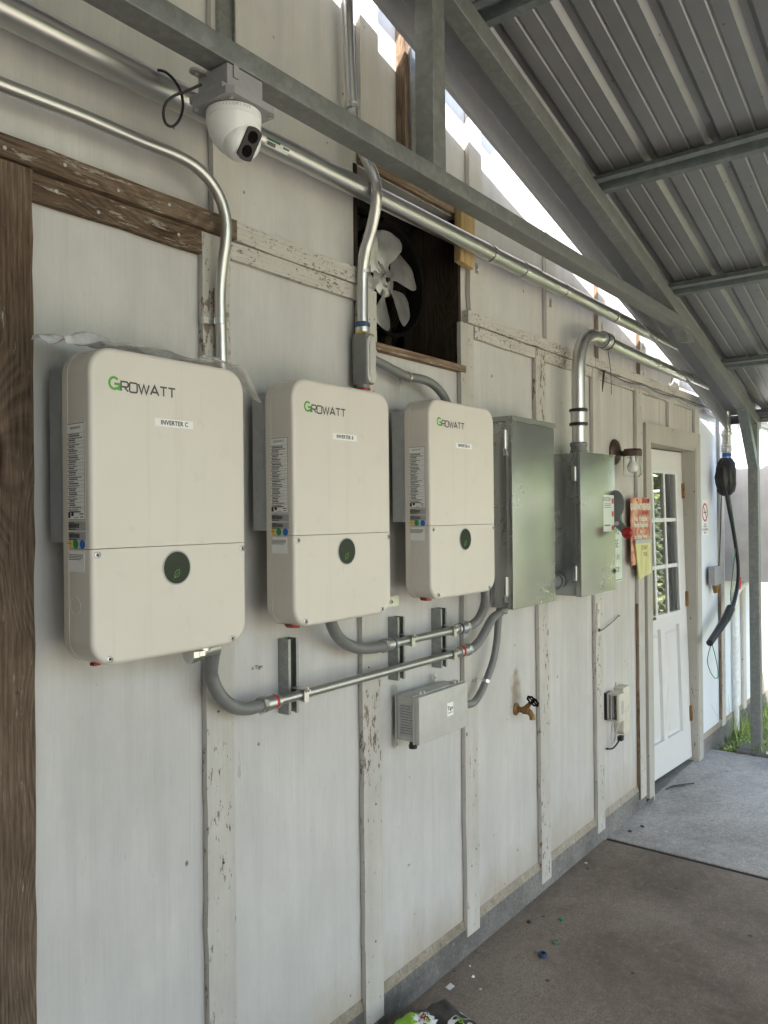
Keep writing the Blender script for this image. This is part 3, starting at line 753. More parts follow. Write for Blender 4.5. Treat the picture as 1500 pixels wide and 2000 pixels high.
def inverter(x0, zs, tail, letter, label):
    w = .408; z1 = zs + .406; z0 = zs - .236
    inv = thing('inverter', label, 'inverter', (x0 + w / 2, -.10, z0), 'white wall mounted solar inverters')
    out = rrect(x0, x0 + w, z0, z1, .053, 9)
    for nm, keep in (('body', 1), ('lower_cover', -1)):
        b = MB(); b.padded(x0, x0 + w, z0, z1, .053, -.112, -.19, .009)
        bmesh.ops.bisect_plane(b.bm, geom=b.bm.verts[:] + b.bm.edges[:] + b.bm.faces[:], plane_co=(0, 0, zs + .0007 * keep), plane_no=(0, 0, keep), clear_inner=True)
        bmesh.ops.holes_fill(b.bm, edges=[e for e in b.bm.edges if e.is_boundary])
        b.build(nm, 'cream_enamel', inv, 40)
    b = MB(); b.prism(rrect(x0 - .001, x0 + w + .001, z0 - .001, z1 + .001, .054, 9), 'y', -.093, -.1115); b.build('rear_shell', 'cream_enamel', inv, 40)
    b = MB(); b.box(x0 + .001, x0 + w - .002, -.0925, -.082, zs + .012, z1 - .035)
    n = 24
    for i in range(n):
        xx = x0 + .002 + i * (w - .006) / (n - 1); b.box(xx - .0012, xx + .0012, -.0815, -.043, zs + .015, z1 - .04)
    b.box(x0 + .001, x0 + .003, -.0815, -.041, zs + .0125, z1 - .036)
    b.build('heat_sink', 'heat_sink_metal', inv, 20)
    b = MB(); b.box(x0 + .05, x0 + w - .05, -.0427, -.0215, z1 - .16, z1 - .08); b.box(x0 + .05, x0 + w - .05, -.0427, -.0215, zs + .05, zs + .09); b.build('wall_bracket', 'strut_zinc', inv)
    for sx, sz in ((.010, -.012), (w - .012, -.014), (.040, -.228 + .006), (w - .046, -.228 + .006)):
        sx = max(sx, .0145); b = MB(); c = (x0 + sx, -.1901, zs + sz)
        b.lathe(c, (0, -1, 0), [(.0070, 0), (.0070, .0018), (.0052, .0026), (.0048, .0006)], 18); s_ = b.build('screw', 'fitting_zinc', inv)
        b = MB(); b.lathe((c[0], -.1910, c[2]), (0, -1, 0), [(.0036, 0), (.0036, .0003)], 6); b.build('screw_socket', 'ink_black', s_)
    cx, cz = x0 + .206, zs - .048
    b = MB(); b.lathe((cx, -.1901, cz), (0, -1, 0), [(.0375, 0), (.0375, .0012), (.0350, .0018), (.0348, .0010)], 40); b.build('display_ring', 'heat_sink_metal', inv)
    b = MB(); b.lathe((cx, -.1912, cz), (0, -1, 0), [(.0345, 0), (.0345, .0004)], 40); dsp = b.build('display', 'display_dark', inv)
    b = MB(); M = lambda u, v, d: (cx + u, -.1918 - d, cz + v)
    lf = [(-.006, -.021), (-.007, -.014), (-.003, -.007), (.006, -.004), (.007, -.013), (.003, -.019), (-.003, -.0205)]
    ribbon(b, lf, .0010, M, 0, True); ribbon(b, [(-.009, -.024), (-.002, -.015), (.003, -.009)], .0009, M, .0002); b.build('leaf_icon', 'leaf_icon', dsp, 0)
    logo(inv, x0 + .042, zs + .3205, .158, -.1901)
    b = MB(); b.box(x0 + .153, x0 + .254, -.1906, -.1901, zs + .256, zs + .273); lb = b.build('name_label', 'paper_white', inv, 0)
    text('name_lettering', 'INVERTER ' + letter, .0136, 'ink_black', lb, (x0 + .2035, -.1909, zs + .2645), sx=.92, bold=.00035, spacing=1.08)
    spec_label(inv, x0, zs)
    b = MB(); b.lathe((x0 - .0001, -.134, zs - .115), (-1, 0, 0), [(.0185, 0), (.0185, .0008), (.017, .0008), (.017, 0.0002)], 30); b.build('knockout', 'cream_enamel', inv)
    if letter != 'C':
        b = MB(); b.prism([(x0 + .028, z0 + .003), (x0 + .062, z0 + .003), (x0 + .060, z0 - .008), (x0 + .036, z0 - .006)], 'y', -.150, -.125); b.build('red_switch', 'tag_red', inv)
    else:
        b = MB(); b.box(x0 + .03, x0 + .045, -.15, -.135, z0 - .003, z0 + .003); b.build('red_switch', 'tag_red', inv)
    if letter == 'A':
        b = MB(); b.box(x0 - .035, x0 + .05, -.026, -.023, z0 - .03, z0 + .004)
        for q in (-.02, .012): b.lathe((x0 + q, -.0261, z0 - .014), (0, -1, 0), [(.008, 0), (.008, .002), (.004, .002), (.004, .008)], 14)
        b.build('foot_bracket', 'fitting_zinc', inv)
    return inv
ivC = inverter(.887, 1.6005, None, 'C', 'cream inverter reading INVERTER C, with clear plastic film over its top')
ivB = inverter(1.458, 1.6115, None, 'B', 'cream inverter reading INVERTER B, the middle one of three')
ivA = inverter(2.074, 1.6255, None, 'A', 'cream inverter reading INVERTER A, next to the tall grey enclosure')

# clear plastic film on top of inverter C
b = MB(); NU, NV = 60, 16; gr = []
random.seed(11)
ph = [random.random() * 6 for _ in range(12)]
for i in range(NU + 1):
    row = []
    for j in range(NV + 1):
        u, v = i / NU, j / NV
        x = .845 + u * .50; y = -.045 - v * .155
        base = 2.011
        if x < .95: base -= max(0, (.95 - x) * .30 - .012) * (.3 + v)
        if x > 1.285: base -= (x - 1.285) * 1.2 * (.4 + v * .7)
        fold = .006 * math.sin(x * 31 + ph[0] + v * 5) * math.sin(v * 5 + ph[1]) + .004 * math.sin(x * 53 + v * 9 + ph[2]) + .003 * math.sin(v * 17 + x * 24 + ph[3]) + .0015 * math.sin(x * 150 + v * 50)
        z = base + .010 + fold + (.014 * math.exp(-((u - .12) / .08) ** 2)) + .010 * (1 - v)
        if v > .92: z = base + .006 + fold * .6; 
        row.append(b.bm.verts.new((x + .006 * math.sin(v * 9 + ph[4]), y, max(z, base + .002))))
    gr.append(row)
for i in range(NU):
    for j in range(NV): b.bm.faces.new((gr[i][j], gr[i + 1][j], gr[i + 1][j + 1], gr[i][j + 1]))
tag(b.build('plastic_film', 'film', smooth=60), 'crumpled clear plastic film lying along the top of the leftmost inverter', 'plastic film')

# ------------------------------------------------------------------ grey steel enclosures
def enclosure(name, x0, x1, z0, z1, d0, d1, label, hood):
    e = thing(name, label, 'enclosure', ((x0 + x1) / 2, -d0, z0))
    b = MB(); b.box(x0 + .004, x1 - .004, -d1 + .026, -d0, z0 + .003, z1 - .003, .002); b.build('body', 'grey_enamel', e)
    b = MB(); b.box(x0, x1, -d1, -d1 + .0255, z0, z1 - (.018 if hood else 0), .003); dr = b.build('door', 'grey_enamel', e)
    if hood:
        b = MB(); b.box(x0 - .003, x1 + .004, -d1 - .006, -d0 - .001, z1 - .0025, z1); b.box(x0 - .003, x1 + .004, -d1 - .006, -d1 - .0035, z1 - .019, z1 - .0026); b.box(x0 - .003, x0 - .0005, -d1 - .0034, -d0 - .001, z1 - .019, z1 - .0026); b.build('hood', 'grey_enamel', e)
    return e, dr
e1, d1_ = enclosure('gutter_box', 2.686, 3.052, 1.296, 2.034, .050, .150, 'tall narrow grey steel enclosure between the right inverter and disconnect switch', True)
b = MB(); b.box(2.70, 3.04, -.0495, -.021, 1.40, 1.44); b.box(2.70, 3.04, -.0495, -.021, 1.88, 1.92); b.build('mounting_rail', 'strut_zinc', e1)
for zc in (1.945, 1.385):
    b = MB(); b.cyl((2.6855 - .006, -.124, zc - .038), (2.6855 - .006, -.124, zc + .036), .0052, 14); b.box(2.678, 2.6855, -.130, -.116, zc - .062, zc - .034, .001); b.box(2.6835, 2.6895, -.131, -.117, zc - .034, zc + .034)
    b.build('latch', 'fitting_zinc', e1)
b = MB()
for y_, z_ in ((-.065, 2.005), (-.085, 2.008), (-.062, 1.315), (-.085, 1.31), (-.105, 1.31), (-.107, 1.99)): b.lathe((2.6899, y_, z_), (-1, 0, 0), [(.003, 0), (.0025, .002)], 10)
b.build('rivet', 'grey_enamel_side', e1)
b = MB(); b.lathe((2.6899, -.085, 1.352), (-1, 0, 0), [(.024, 0), (.024, .001), (.021, .001), (.021, .0002), (.013, .0002), (.013, .001), (.011, .001), (.011, .0002)], 30); b.build('knockout', 'grey_enamel', e1)
text('panel_number', '21', .02, 'ink_black', e1, (2.6893, -.072, 1.93), 'side')
e2, d2_ = enclosure('disconnect_switch', 3.222, 3.612, 1.298, 1.924, .02, .190, 'grey steel safety disconnect with red knobbed handle beside the door side', False)
for zc in (1.83, 1.40):
    b = MB()
    for k in range(5): b.cyl((3.2185, -.166, zc - .03 + k * .0125), (3.2185, -.166, zc - .019 + k * .0125), .0048, 12)
    b.box(3.2195, 3.2255, -.163, -.150, zc - .032, zc + .034)
    b.build('hinge', 'fitting_zinc', e2)
b = MB(); b.box(3.222, 3.614, -.196, -.165, 1.9245, 1.9275); b.build('top_lip', 'grey_enamel', e2)
b = MB(); b.box(3.4705, 3.598, -.1906, -.1901, 1.575, 1.742); lb = b.build('warning_label', 'sign_white', e2, 0)
text('label_lettering', 'EATON', .026, 'tape_blue', lb, (3.512, -.191, 1.722))
b = MB()
for i in range(3): b.quad((3.48, -.1908, 1.700 - i * .008), (3.56, -.1908, 1.700 - i * .008), (3.56, -.1908, 1.7025 - i * .008), (3.48, -.1908, 1.7025 - i * .008))
b.quad((3.48, -.1908, 1.60), (3.55, -.1908, 1.60), (3.55, -.1908, 1.606), (3.48, -.1908, 1.606)); b.build('label_lines', 'logo_grey', lb, 0)
b = MB()
for z_ in (1.715, 1.655, 1.59): b.quad((3.568, -.1908, z_ - .012), (3.593, -.1908, z_ - .012), (3.593, -.1908, z_ + .012), (3.568, -.1908, z_ + .012))
b.build('label_warning_marks', 'sign_red_ink', lb, 0)
# handle plate, swings in front of the door on the right side of the switch
pl = [(-.186, 1.597)] + [(-.186 - .047 * math.sin(R(a)), 1.700 + .067 * math.cos(R(a))) for a in range(0, 150, 12)] + [(-.213, 1.628), (-.236, 1.598), (-.262, 1.588), (-.262, 1.548), (-.232, 1.552), (-.204, 1.580)]
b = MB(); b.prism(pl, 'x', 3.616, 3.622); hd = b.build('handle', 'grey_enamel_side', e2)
b = MB(); b.lathe((3.616, -.254, 1.567), (-1, 0, 0), [(.010, 0), (.010, .008), (.025, .010), (.027, .018), (.026, .028), (.020, .034), (.016, .032), (.010, .036), (0, .036)], 30); b.build('knob', 'knob_red', hd)
b = MB(); b.lathe((3.616, -.197, 1.610), (-1, 0, 0), [(.010, 0), (.010, .003), (0, .004)], 20); b.build('pivot_bolt', 'fitting_zinc', hd)
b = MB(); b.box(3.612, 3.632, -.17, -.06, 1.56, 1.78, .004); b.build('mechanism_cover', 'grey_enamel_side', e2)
b = MB(); b.lathe((3.597, -.1901, 1.388), (0, -1, 0), [(.012, 0), (.012, .003), (.007, .003), (.007, .001), (.0, .001)], 4); b.build('door_hasp', 'ink_black', e2)
# nipple between them
b = MB(); b.cyl((3.054, -.085, 1.366), (3.223, -.085, 1.366), .027, 24); b.lathe((3.19, -.085, 1.366), (1, 0, 0), [(.030, 0), (.037, 0), (.037, .012), (.032, .02), (.032, .03)], 12)
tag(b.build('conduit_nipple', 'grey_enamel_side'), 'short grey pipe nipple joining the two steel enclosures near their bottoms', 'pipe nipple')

# ------------------------------------------------------------------ the two big conduits high on the wall
p1 = thing('large_conduit', 'long thick galvanized conduit running high along the whole wall', 'conduit', (2, -.085, 2.62))
Z1 = 2.652; RD = .0301
b = MB(); b.tube([(-1.6, -.085, Z1 - .003), (.2, -.085, Z1 - .002), (3, -.085, Z1 + .003), (7.9, -.085, Z1)], RD, 32); b.build('pipe', 'conduit_zinc', p1)
b = MB(); b.lathe((-.4, -.085, Z1), (1, 0, 0), [(.0303, 0), (.0335, .002), (.0335, 1.60), (.0322, 1.606), (.0303, 1.607)], 32); b.build('coupling', 'conduit_zinc', p1)
def strap(parent, x, y, z, r, foot_x=.0, d0=.021, mat='fitting_zinc'):
    b = MB(); n = 18; w = .010
    P = [(y - (r + .0006) * math.cos(R(a)), z + (r + .0006) * math.sin(R(a))) for a in range(-100, 101, 10)]
    Q = [(y - (r + .0030) * math.cos(R(a)), z + (r + .0030) * math.sin(R(a))) for a in range(-100, 101, 10)]
    b.prism(P + Q[::-1], 'x', x - w, x + w)
    b.box(x - w, x + w, -d0 - .003, -d0 + .0001, z - r - .034, z - r + .004)
    b.lathe((x, -d0 - .0031, z - r - .018), (0, -1, 0), [(.0075, 0), (.0075, .004), (.004, .0065)], 6)
    return b.build('strap', mat, parent)
for x in (2.655, 3.30, 3.895, 4.49): strap(p1, x, -.085, Z1 + .002, RD, d0=.022)
b = MB(); b.lathe((2.9, -.085, Z1 + .002), (1, 0, 0), [(.0303, 0), (.0345, .002), (.0345, .13), (.0303, .132)], 32); b.build('coupling', 'conduit_zinc', p1)
b = MB()
def patch(b, xa, xb, a0, a1, r, y, z, n=8):
    for i in range(n):
        A, B_ = R(a0 + (a1 - a0) * i / n), R(a0 + (a1 - a0) * (i + 1) / n)
        f = lambda x, a: (x, y - r * math.cos(a), z + r * math.sin(a)); b.quad(f(xa, A), f(xb, A), f(xb, B_), f(xa, B_))
patch(b, 1.452, 1.535, -52, -18, RD + .0006, -.085, Z1 + .001); st = b.build('sticker', 'paper_white', p1, 0)
b = MB(); patch(b, 1.452, 1.500, -24, -14, RD + .0011, -.085, Z1 + .001); patch(b, 1.512, 1.535, -32, -22, RD + .0011, -.085, Z1 + .001); b.build('sticker_green_band', 'sign_green', st, 0)
b = MB()
for k in range(14): patch(b, 1.456 + k * .0022, 1.456 + k * .0022 + .0009 + .0005 * (k % 3), -46, -28, RD + .0011, -.085, Z1 + .001, 3)
b.build('sticker_print', 'ink_black', st, 0)

p2 = thing('bent_conduit', 'thick galvanized conduit bending down from the wall into the disconnect switch', 'conduit', (3.42, -.1, 1.93))
path = [(3.413, -.1, 1.926), (3.414, -.1, 2.15), (3.416, -.1, 2.29), (3.424, -.1, 2.36), (3.449, -.1, 2.42), (3.495, -.1, 2.468), (3.56, -.098, 2.495), (3.64, -.095, 2.503), (3.80, -.092, 2.503), (4.6, -.088, 2.497), (7.9, -.085, 2.49)]
b = MB(); b.tube(path, .0305, 32, smooth=1, seg=.02); b.build('pipe', 'conduit_bright', p2)
b = MB(); b.lathe((3.413, -.1, 1.9285), (0, 0, 1), [(.030, 0), (.040, 0), (.040, .016), (.036, .018), (.036, .034), (.040, .036), (.040, .050), (.033, .055)], 24); b.build('hub', 'fitting_grey', p2)
for c, ax in (((3.4145, -.1, 2.055), (0, 0, 1)), ((3.70, -.094, 2.503), (1, 0, 0))):
    b = MB(); b.lathe(c, ax, [(.0306, 0), (.040, .003), (.040, .016), (.036, .018), (.036, .064), (.040, .066), (.040, .080), (.0306, .083)], 30); cc = b.build('coupling', 'fitting_zinc', p2)
    b = MB()
    for t0 in (.003, .066): b.lathe(Vector(c) + Vector(ax) * t0, ax, [(.0405, 0), (.0422, .004), (.0422, .010), (.0405, .014)], 30, caps=False)
    b.build('gasket', 'rubber_black', cc)
for x in (4.49, 5.10): strap(p2, x, -.0885, 2.499, .0305, d0=.022)

# ------------------------------------------------------------------ thinner conduits
c = thing('thin_conduit', 'slim galvanized conduit curving down behind the leftmost inverter', 'conduit', (1.27, -.06, 2.0))
pts = [(0.3772, -0.0600, 2.5080), (0.5963, -0.0600, 2.5114), (0.7799, -0.0600, 2.5163), (0.9446, -0.0600, 2.5228), (1.1099, -0.0620, 2.5227), (1.2084, -0.0650, 2.5224), (1.2706, -0.0680, 2.5083), (1.3201, -0.0700, 2.4720), (1.3443, -0.0720, 2.4211), (1.3488, -0.0700, 2.3712), (1.3468, -0.0600, 2.3145), (1.3464, -0.0500, 2.2579), (1.3482, -0.0450, 2.1942), (1.3532, -0.0420, 2.1174), (1.3559, -0.0400, 2.0501), (1.3614, -0.0350, 2.0082)]
b = MB(); b.tube(pts, .0142, 22, smooth=1); b.build('pipe', 'conduit_zinc', c)
x_, y_, z_ = (1.3486, -0.0440, 2.1580)
b = MB(); b.box(x_ - .042, x_ + .042, -.0300, -.0205, z_ - .008, z_ + .008)
P = [(x_ - (.0165) * math.cos(R(a)), -.044 - .0165 * math.sin(R(a))) for a in range(-20, 201, 14)]; Q = [(x_ - (.0145) * math.cos(R(a)), -.044 - .0145 * math.sin(R(a))) for a in range(-20, 201, 14)]
b.prism(P + Q[::-1], 'z', z_ - .008, z_ + .008); b.build('strap', 'fitting_zinc', c)

c = thing('offset_conduit', 'galvanized conduit dropping past the fan into a grey fitting above inverter B', 'conduit', (1.915, -.05, 2.25))
pts = [(1.8528, -0.0550, 3.3223), (1.8533, -0.0550, 3.1978), (1.8585, -0.0550, 3.0597), (1.8663, -0.0550, 2.9380), (1.8738, -0.0600, 2.8611), (1.8693, -0.0850, 2.7863), (1.8730, -0.1150, 2.7202), (1.8880, -0.1280, 2.6676), (1.8946, -0.1260, 2.6082), (1.9065, -0.1000, 2.5478), (1.9155, -0.0700, 2.4939), (1.9191, -0.0520, 2.4270), (1.9204, -0.0480, 2.3564), (1.9188, -0.0480, 2.2573)]
b = MB(); b.tube(pts, .0172, 22, smooth=1); b.build('pipe', 'conduit_bright', c)
for px_, r_ in (((1.8648, -0.0560, 2.9136), 1), ((1.9253, -0.0510, 2.4255), 1)):
    b = MB(); b.lathe((px_[0], px_[1], px_[2] - .014), (0, 0, 1), [(.0174, 0), (.0215, .002), (.0215, .012), (.0198, .014), (.0215, .016), (.0215, .026), (.0174, .028)], 22); b.build('coupling', 'fitting_zinc', c)
zt = (1.9188, -0.0480, 2.2573)[2]; xt = (1.9188, -0.0480, 2.2573)[0]
b = MB(); b.lathe((xt, -.048, zt - .012), (0, 0, 1), [(.021, 0), (.024, .002), (.024, .013), (.019, .016)], 10); b.build('connector_nut', 'tape_blue', c)
b = MB(); b.lathe((xt, -.048, zt - .030), (0, 0, 1), [(.020, 0), (.022, .002), (.022, .017), (.020, .018)], 20); b.build('connector_collar', 'fitting_zinc', c)
b = MB(); b.lathe((xt, -.048, zt - .033), (0, 0, 1), [(.0222, 0), (.0222, .003)], 20); b.build('gasket', 'sticker_yellow', c)
body = [(xt - .021, zt - .034), (xt + .021, zt - .034), (xt + .022, zt - .05), (xt + .022, zt - .175), (xt + .019, zt - .19), (xt - .019, zt - .19), (xt - .022, zt - .175), (xt - .022, zt - .05)]
b = MB(); b.prism(body, 'y', -.024, -.078, .004); cb = b.build('conduit_body', 'fitting_grey', c)
b = MB(); b.prism(rrect(xt - .0205, xt + .0205, zt - .188, zt - .042, .020, 8), 'y', -.0785, -.0835, .002); cv = b.build('cover_plate', 'plastic_grey', cb)
b = MB(); b.prism(rrect(xt - .011, xt + .011, zt - .172, zt - .058, .0105, 8), 'y', -.0836, -.0862, .0015); b.build('cover_boss', 'plastic_grey', cv)
b = MB()
for zz in (zt - .050, zt - .180): b.lathe((xt, -.0836, zz), (0, -1, 0), [(.004, 0), (.004, .002)], 12)
b.build('screw', 'fitting_zinc', cv)
b = MB(); b.cyl((xt, -.05, zt - .19), (xt, -.05, zt - .245), .019, 20); b.build('hub', 'fitting_grey', c)
b = MB(); b.lathe((xt, -.05, zt - .208), (0, 0, 1), [(.0192, 0), (.0215, .001), (.0215, .006), (.0192, .007)], 20); b.build('gasket', 'tag_red', c)

c = thing('branch_conduit', 'grey flexible conduit arching from the grey fitting to the top of inverter A', 'flexible conduit', (2.2, -.06, 2.03))
pts = [(xt + .023, -.05, zt - .10), (2.0364, -0.0550, 2.1393), (2.0860, -0.0550, 2.1295), (2.1488, -0.0550, 2.1210), (2.2190, -0.0580, 2.1229), (2.2798, -0.0650, 2.1123), (2.3174, -0.0800, 2.0797), (2.3249, -0.1000, 2.0341), (2.3138, -0.1150, 1.9838)]
b = MB(); b.tube(pts, .0145, 20, smooth=1, seg=.006, ridge=.0006); b.build('hose', 'flex_grey', c, 60)
b = MB(); b.lathe((xt + .0225, -.05, zt - .10), (1, 0, 0), [(.019, 0), (.021, .001), (.021, .009), (.018, .016)], 14); b.build('gland', 'tag_red', c)
q = (2.1488, -0.0550, 2.1210)
b = MB(); b.lathe((q[0] - .006, q[1], q[2]), (1, 0, -.12), [(.0152, 0), (.018, .001), (.018, .011), (.0152, .012)], 20); b.box(q[0] - .011, q[0] - .001, -.026, -.0225, q[2] - .045, q[2] + .035); b.build('strap', 'fitting_zinc', c)

# ------------------------------------------------------------------ strut channels and the conduits below the inverters
def strut(x, z0, z1, label):
    b = MB(); h = .0205
    b.prism([(x - h, -.0005), (x - h, -.041), (x - .011, -.041), (x - .011, -.034), (x - .0135, -.034), (x - .0135, -.0385), (x - h + .0025, -.0385), (x - h + .0025, -.003), (x + h - .0025, -.003), (x + h - .0025, -.0385), (x + .0135, -.0385), (x + .0135, -.034), (x + .011, -.034), (x + .011, -.041), (x + h, -.041), (x + h, -.0005)], 'z', z0, z1)
    for v in b.bm.verts: pass
    o = b.build('strut_channel', 'strut_zinc', smooth=20); tag(o, label, 'strut channel', 'short strut channels under the inverters')
strut(1.606, 1.108, 1.318, 'short strut channel carrying only the lower conduit, left of the pair')
strut(2.116, 1.116, 1.323, 'short strut channel left of the two that carry both conduits')
strut(2.372, 1.116, 1.326, 'short strut channel nearest the flexible hoses under inverter A')
def rod_clamp(b, x, y, z, r=.0135):
    b.box(x - .009, x + .009, y - r - .005, y - r - .002, z - .02, z + .02); b.box(x - .009, x + .009, y - r - .004, -.0412, z + r + .001, z + r + .004); b.box(x - .009, x + .009, y - r - .004, -.0412, z - r - .004, z - r - .001)
    b.tube([(x, y - r - .018, z + .013), (x, y - r + .012, z + .013)], .0032, 10); b.lathe((x, y - r - .0051, z + .013), (0, -1, 0), [(.0065, 0), (.0065, .005)], 6)
def run(name, label, loc, hose_a, rigid, hose_b, ring, zc, clamps, fa, fb, low):
    c = thing(name, label, 'conduit', loc)
    b = MB(); b.tube(hose_a, .0168, 20, smooth=1, seg=.006, ridge=.0007); b.build('hose', 'flex_grey', c, 60)
    b = MB(); b.tube(rigid, .0134, 20); b.build('pipe', 'conduit_zinc', c)
    b = MB(); b.tube(hose_b, .0162, 20, smooth=1, seg=.006, ridge=.0007); b.build('hose', 'flex_grey', c, 60)
    for x, s in ((fa, 1), (fb, -1)):
        b = MB(); b.lathe((x, -.072, zc), (s, 0, 0), [(.0170, 0), (.0235, .001), (.0235, .014), (.0225, .015)], 8); b.build('gland_nut', 'fitting_zinc', c, 25)
        b = MB(); b.lathe((x + s * .0152, -.072, zc), (s, 0, 0), [(.0205, 0), (.0205, .03), (.0165, .031), (.0165, .040), (.019, .041), (.019, .052), (.0136, .053)], 24); g = b.build('connector', 'fitting_zinc', c)
        b = MB(); b.lathe((x + s * .046, -.072, zc), (s, 0, 0), [(.0192, 0), (.0205, .001), (.0205, .005), (.0192, .006)], 22); b.build('seal', ring, g)
    for x in clamps:
        b = MB(); rod_clamp(b, x, -.072, zc); b.build('clamp', 'fitting_zinc', c)
    return c
run('lower_conduit', 'long lower conduit running from under inverter C to the grey enclosures', (1.6, -.07, 1.15),
    [(1.262, -.115, 1.352), (1.270, -.095, 1.318), (1.284, -.074, 1.272), (1.310, -.072, 1.222), (1.352, -.072, 1.184), (1.40, -.072, 1.168), (1.452, -.072, 1.1665)],
    [(1.46, -.072, 1.167), (2.49, -.072, 1.167)],
    [(2.478, -.072, 1.167), (2.52, -.072, 1.170), (2.568, -.073, 1.192), (2.61, -.075, 1.226), (2.652, -.078, 1.262), (2.70, -.082, 1.278), (2.722, -.084, 1.292)],
    'tape_red', 1.167, (1.606, 2.372), 1.447, 2.487, True)
run('upper_conduit', 'shorter upper conduit running from under inverter B to inverter A', (2.2, -.07, 1.23),
    [(1.672, -.120, 1.375), (1.70, -.105, 1.345), (1.745, -.085, 1.310), (1.80, -.073, 1.280), (1.86, -.072, 1.259), (1.93, -.072, 1.2505), (1.985, -.072, 1.2505)],
    [(1.99, -.072, 1.2505), (2.48, -.072, 1.2505)],
    [(2.470, -.072, 1.2505), (2.505, -.078, 1.256), (2.53, -.09, 1.275), (2.538, -.105, 1.31), (2.532, -.118, 1.35), (2.520, -.122, 1.40)],
    'tape_blue', 1.2505, (2.116, 2.372), 1.972, 2.476, False)
q = (1.165, -.135, 1.345)
b = MB(); b.lathe((1.20, -.14, 1.352), (-.0, 0, 1), [(.019, 0), (.021, .001), (.021, .014)], 20); b.tube([(1.16, -.14, 1.349), (1.262, -.12, 1.349)], .0155, 18); b.lathe((1.162, -.14, 1.349), (1, -.1, 0), [(.015, 0), (.022, .001), (.022, .016), (.018, .020), (.018, .034)], 10)
tag(b.build('pipe_elbow', 'fitting_zinc'), 'metal elbow fitting tucked under the bottom edge of inverter C', 'pipe fitting')
# hose from the tall enclosure down to the junction box
c = thing('drop_hose', 'grey flexible hose dropping from the tall enclosure to the small junction box', 'flexible conduit', (2.6, -.07, .95))
b = MB(); b.tube([(2.6962, -0.0850, 1.2894), (2.6957, -0.0780, 1.2435), (2.6963, -0.0700, 1.1638), (2.6701, -0.0660, 1.0883), (2.6220, -0.0640, 1.0276), (2.5686, -0.0660, 0.9834), (2.5136, -0.0680, 0.9638), (2.425, -.072, .977), (2.398, -.074, .972)], .0135, 20, smooth=1, seg=.006, ridge=.0006); b.build('hose', 'flex_grey', c, 60)
q = (2.6220, -0.0640, 1.0276)
b = MB(); b.lathe((q[0] - .002, q[1], q[2] - .006), (.3, 0, 1), [(.014, 0), (.0172, .001), (.0172, .012), (.014, .013)], 20); b.box(q[0] - .03, q[0] + .03, -.030, -.026, q[2] - .004, q[2] + .006); b.cyl((q[0] - .024, -.026, q[2]), (q[0] - .024, -.036, q[2]), .005, 8); b.build('strap', 'fitting_zinc', c)
b = MB(); b.lathe((2.716, -.085, 1.2945), (-.2, 0, -1), [(.021, 0), (.023, .002), (.023, .016), (.018, .020)], 12); b.build('gland_nut', 'fitting_grey', c)

# ------------------------------------------------------------------ small junction box with sticker
x0, x1, z0, z1 = 2.098, 2.398, .915, 1.070
c = thing('junction_box', 'pale grey plastic junction box with a white Tigo sticker', 'junction box', (2.25, -.03, .915))
c['label'] = 'pale grey plastic junction box with a small white sticker on its hinged lid'
b = MB(); b.box(x0 + .006, x1 - .006, -.094, -.028, z0 + .005, z1 - .005, .003); b.build('body', 'plastic_grey', c)
b = MB(); b.box(x0, x1, -.1005, -.0945, z0 - .002, z1 + .002, .002); b.build('rim', 'plastic_grey', c)
b = MB(); b.box(x0 + .001, x1 - .001, -.122, -.1010, z0, z1, .004); ld = b.build('lid', 'plastic_grey', c)
for x in (x0 + .035, x1 - .055):
    b = MB(); b.box(x - .014, x - .008, -.112, -.088, z1 + .0021, z1 + .012, .001); b.box(x + .008, x + .014, -.112, -.088, z1 + .0021, z1 + .012, .001); b.cyl((x - .008, -.1, z1 + .008), (x + .008, -.1, z1 + .008), .0035, 12); b.build('lid_hinge', 'plastic_grey', c)
b = MB(); b.box(x0 + .165, x0 + .203, -.1226, -.1221, z0 + .06, z0 + .105); lb = b.build('brand_sticker', 'paper_white', c, 0)
text('sticker_lettering', 'Tigo', .019, 'ink_black', lb, (x0 + .184, -.1229, z0 + .086), bold=.0003)
b = MB(); b.quad((x0 + .170, -.1229, z0 + .070), (x0 + .198, -.1229, z0 + .070), (x0 + .198, -.1229, z0 + .072), (x0 + .170, -.1229, z0 + .072)); b.build('sticker_line', 'ink_black', lb, 0)
X = x0 + .0055
b = MB(); b.box(X, X + .0004, -.088, -.040, z0 + .02, z1 - .03); lb = b.build('rating_label', 'label_silver', c, 0)
b = MB(); random.seed(5)
for i in range(11):
    u = -.044
    zz = z0 + .03 + i * .0088
    while u > -.083:
        e = u - random.uniform(.003, .009); b.quad((X - .0003, u, zz), (X - .0003, e, zz), (X - .0003, e, zz + .0018), (X - .0003, u, zz + .0018)); u = e - .0015
b.build('print', 'ink_black', lb, 0)
b = MB()
for x, z in ((x0 + .012, z1 + .001), (x0 + .012, z0 - .026), (x1 - .06, z1 + .001)):
    b.box(x - .008, x + .008, -.0255, -.0225, z, z + .026); b.lathe((x, -.0256, z + .014), (0, -1, 0), [(.005, 0), (.005, .003)], 10)
b.box(x0 + .004, x1 - .01, -.0275, -.0225, z0 + .004, z1 - .004)
b.build('mounting_tab', 'fitting_zinc', c)
b = MB(); b.lathe((x0 + .03, -.075, z0 + .004), (0, 0, -1), [(.012, 0), (.012, .014), (.015, .015), (.014, .026), (.008, .028)], 14); b.build('vent_plug', 'rubber_black', c)

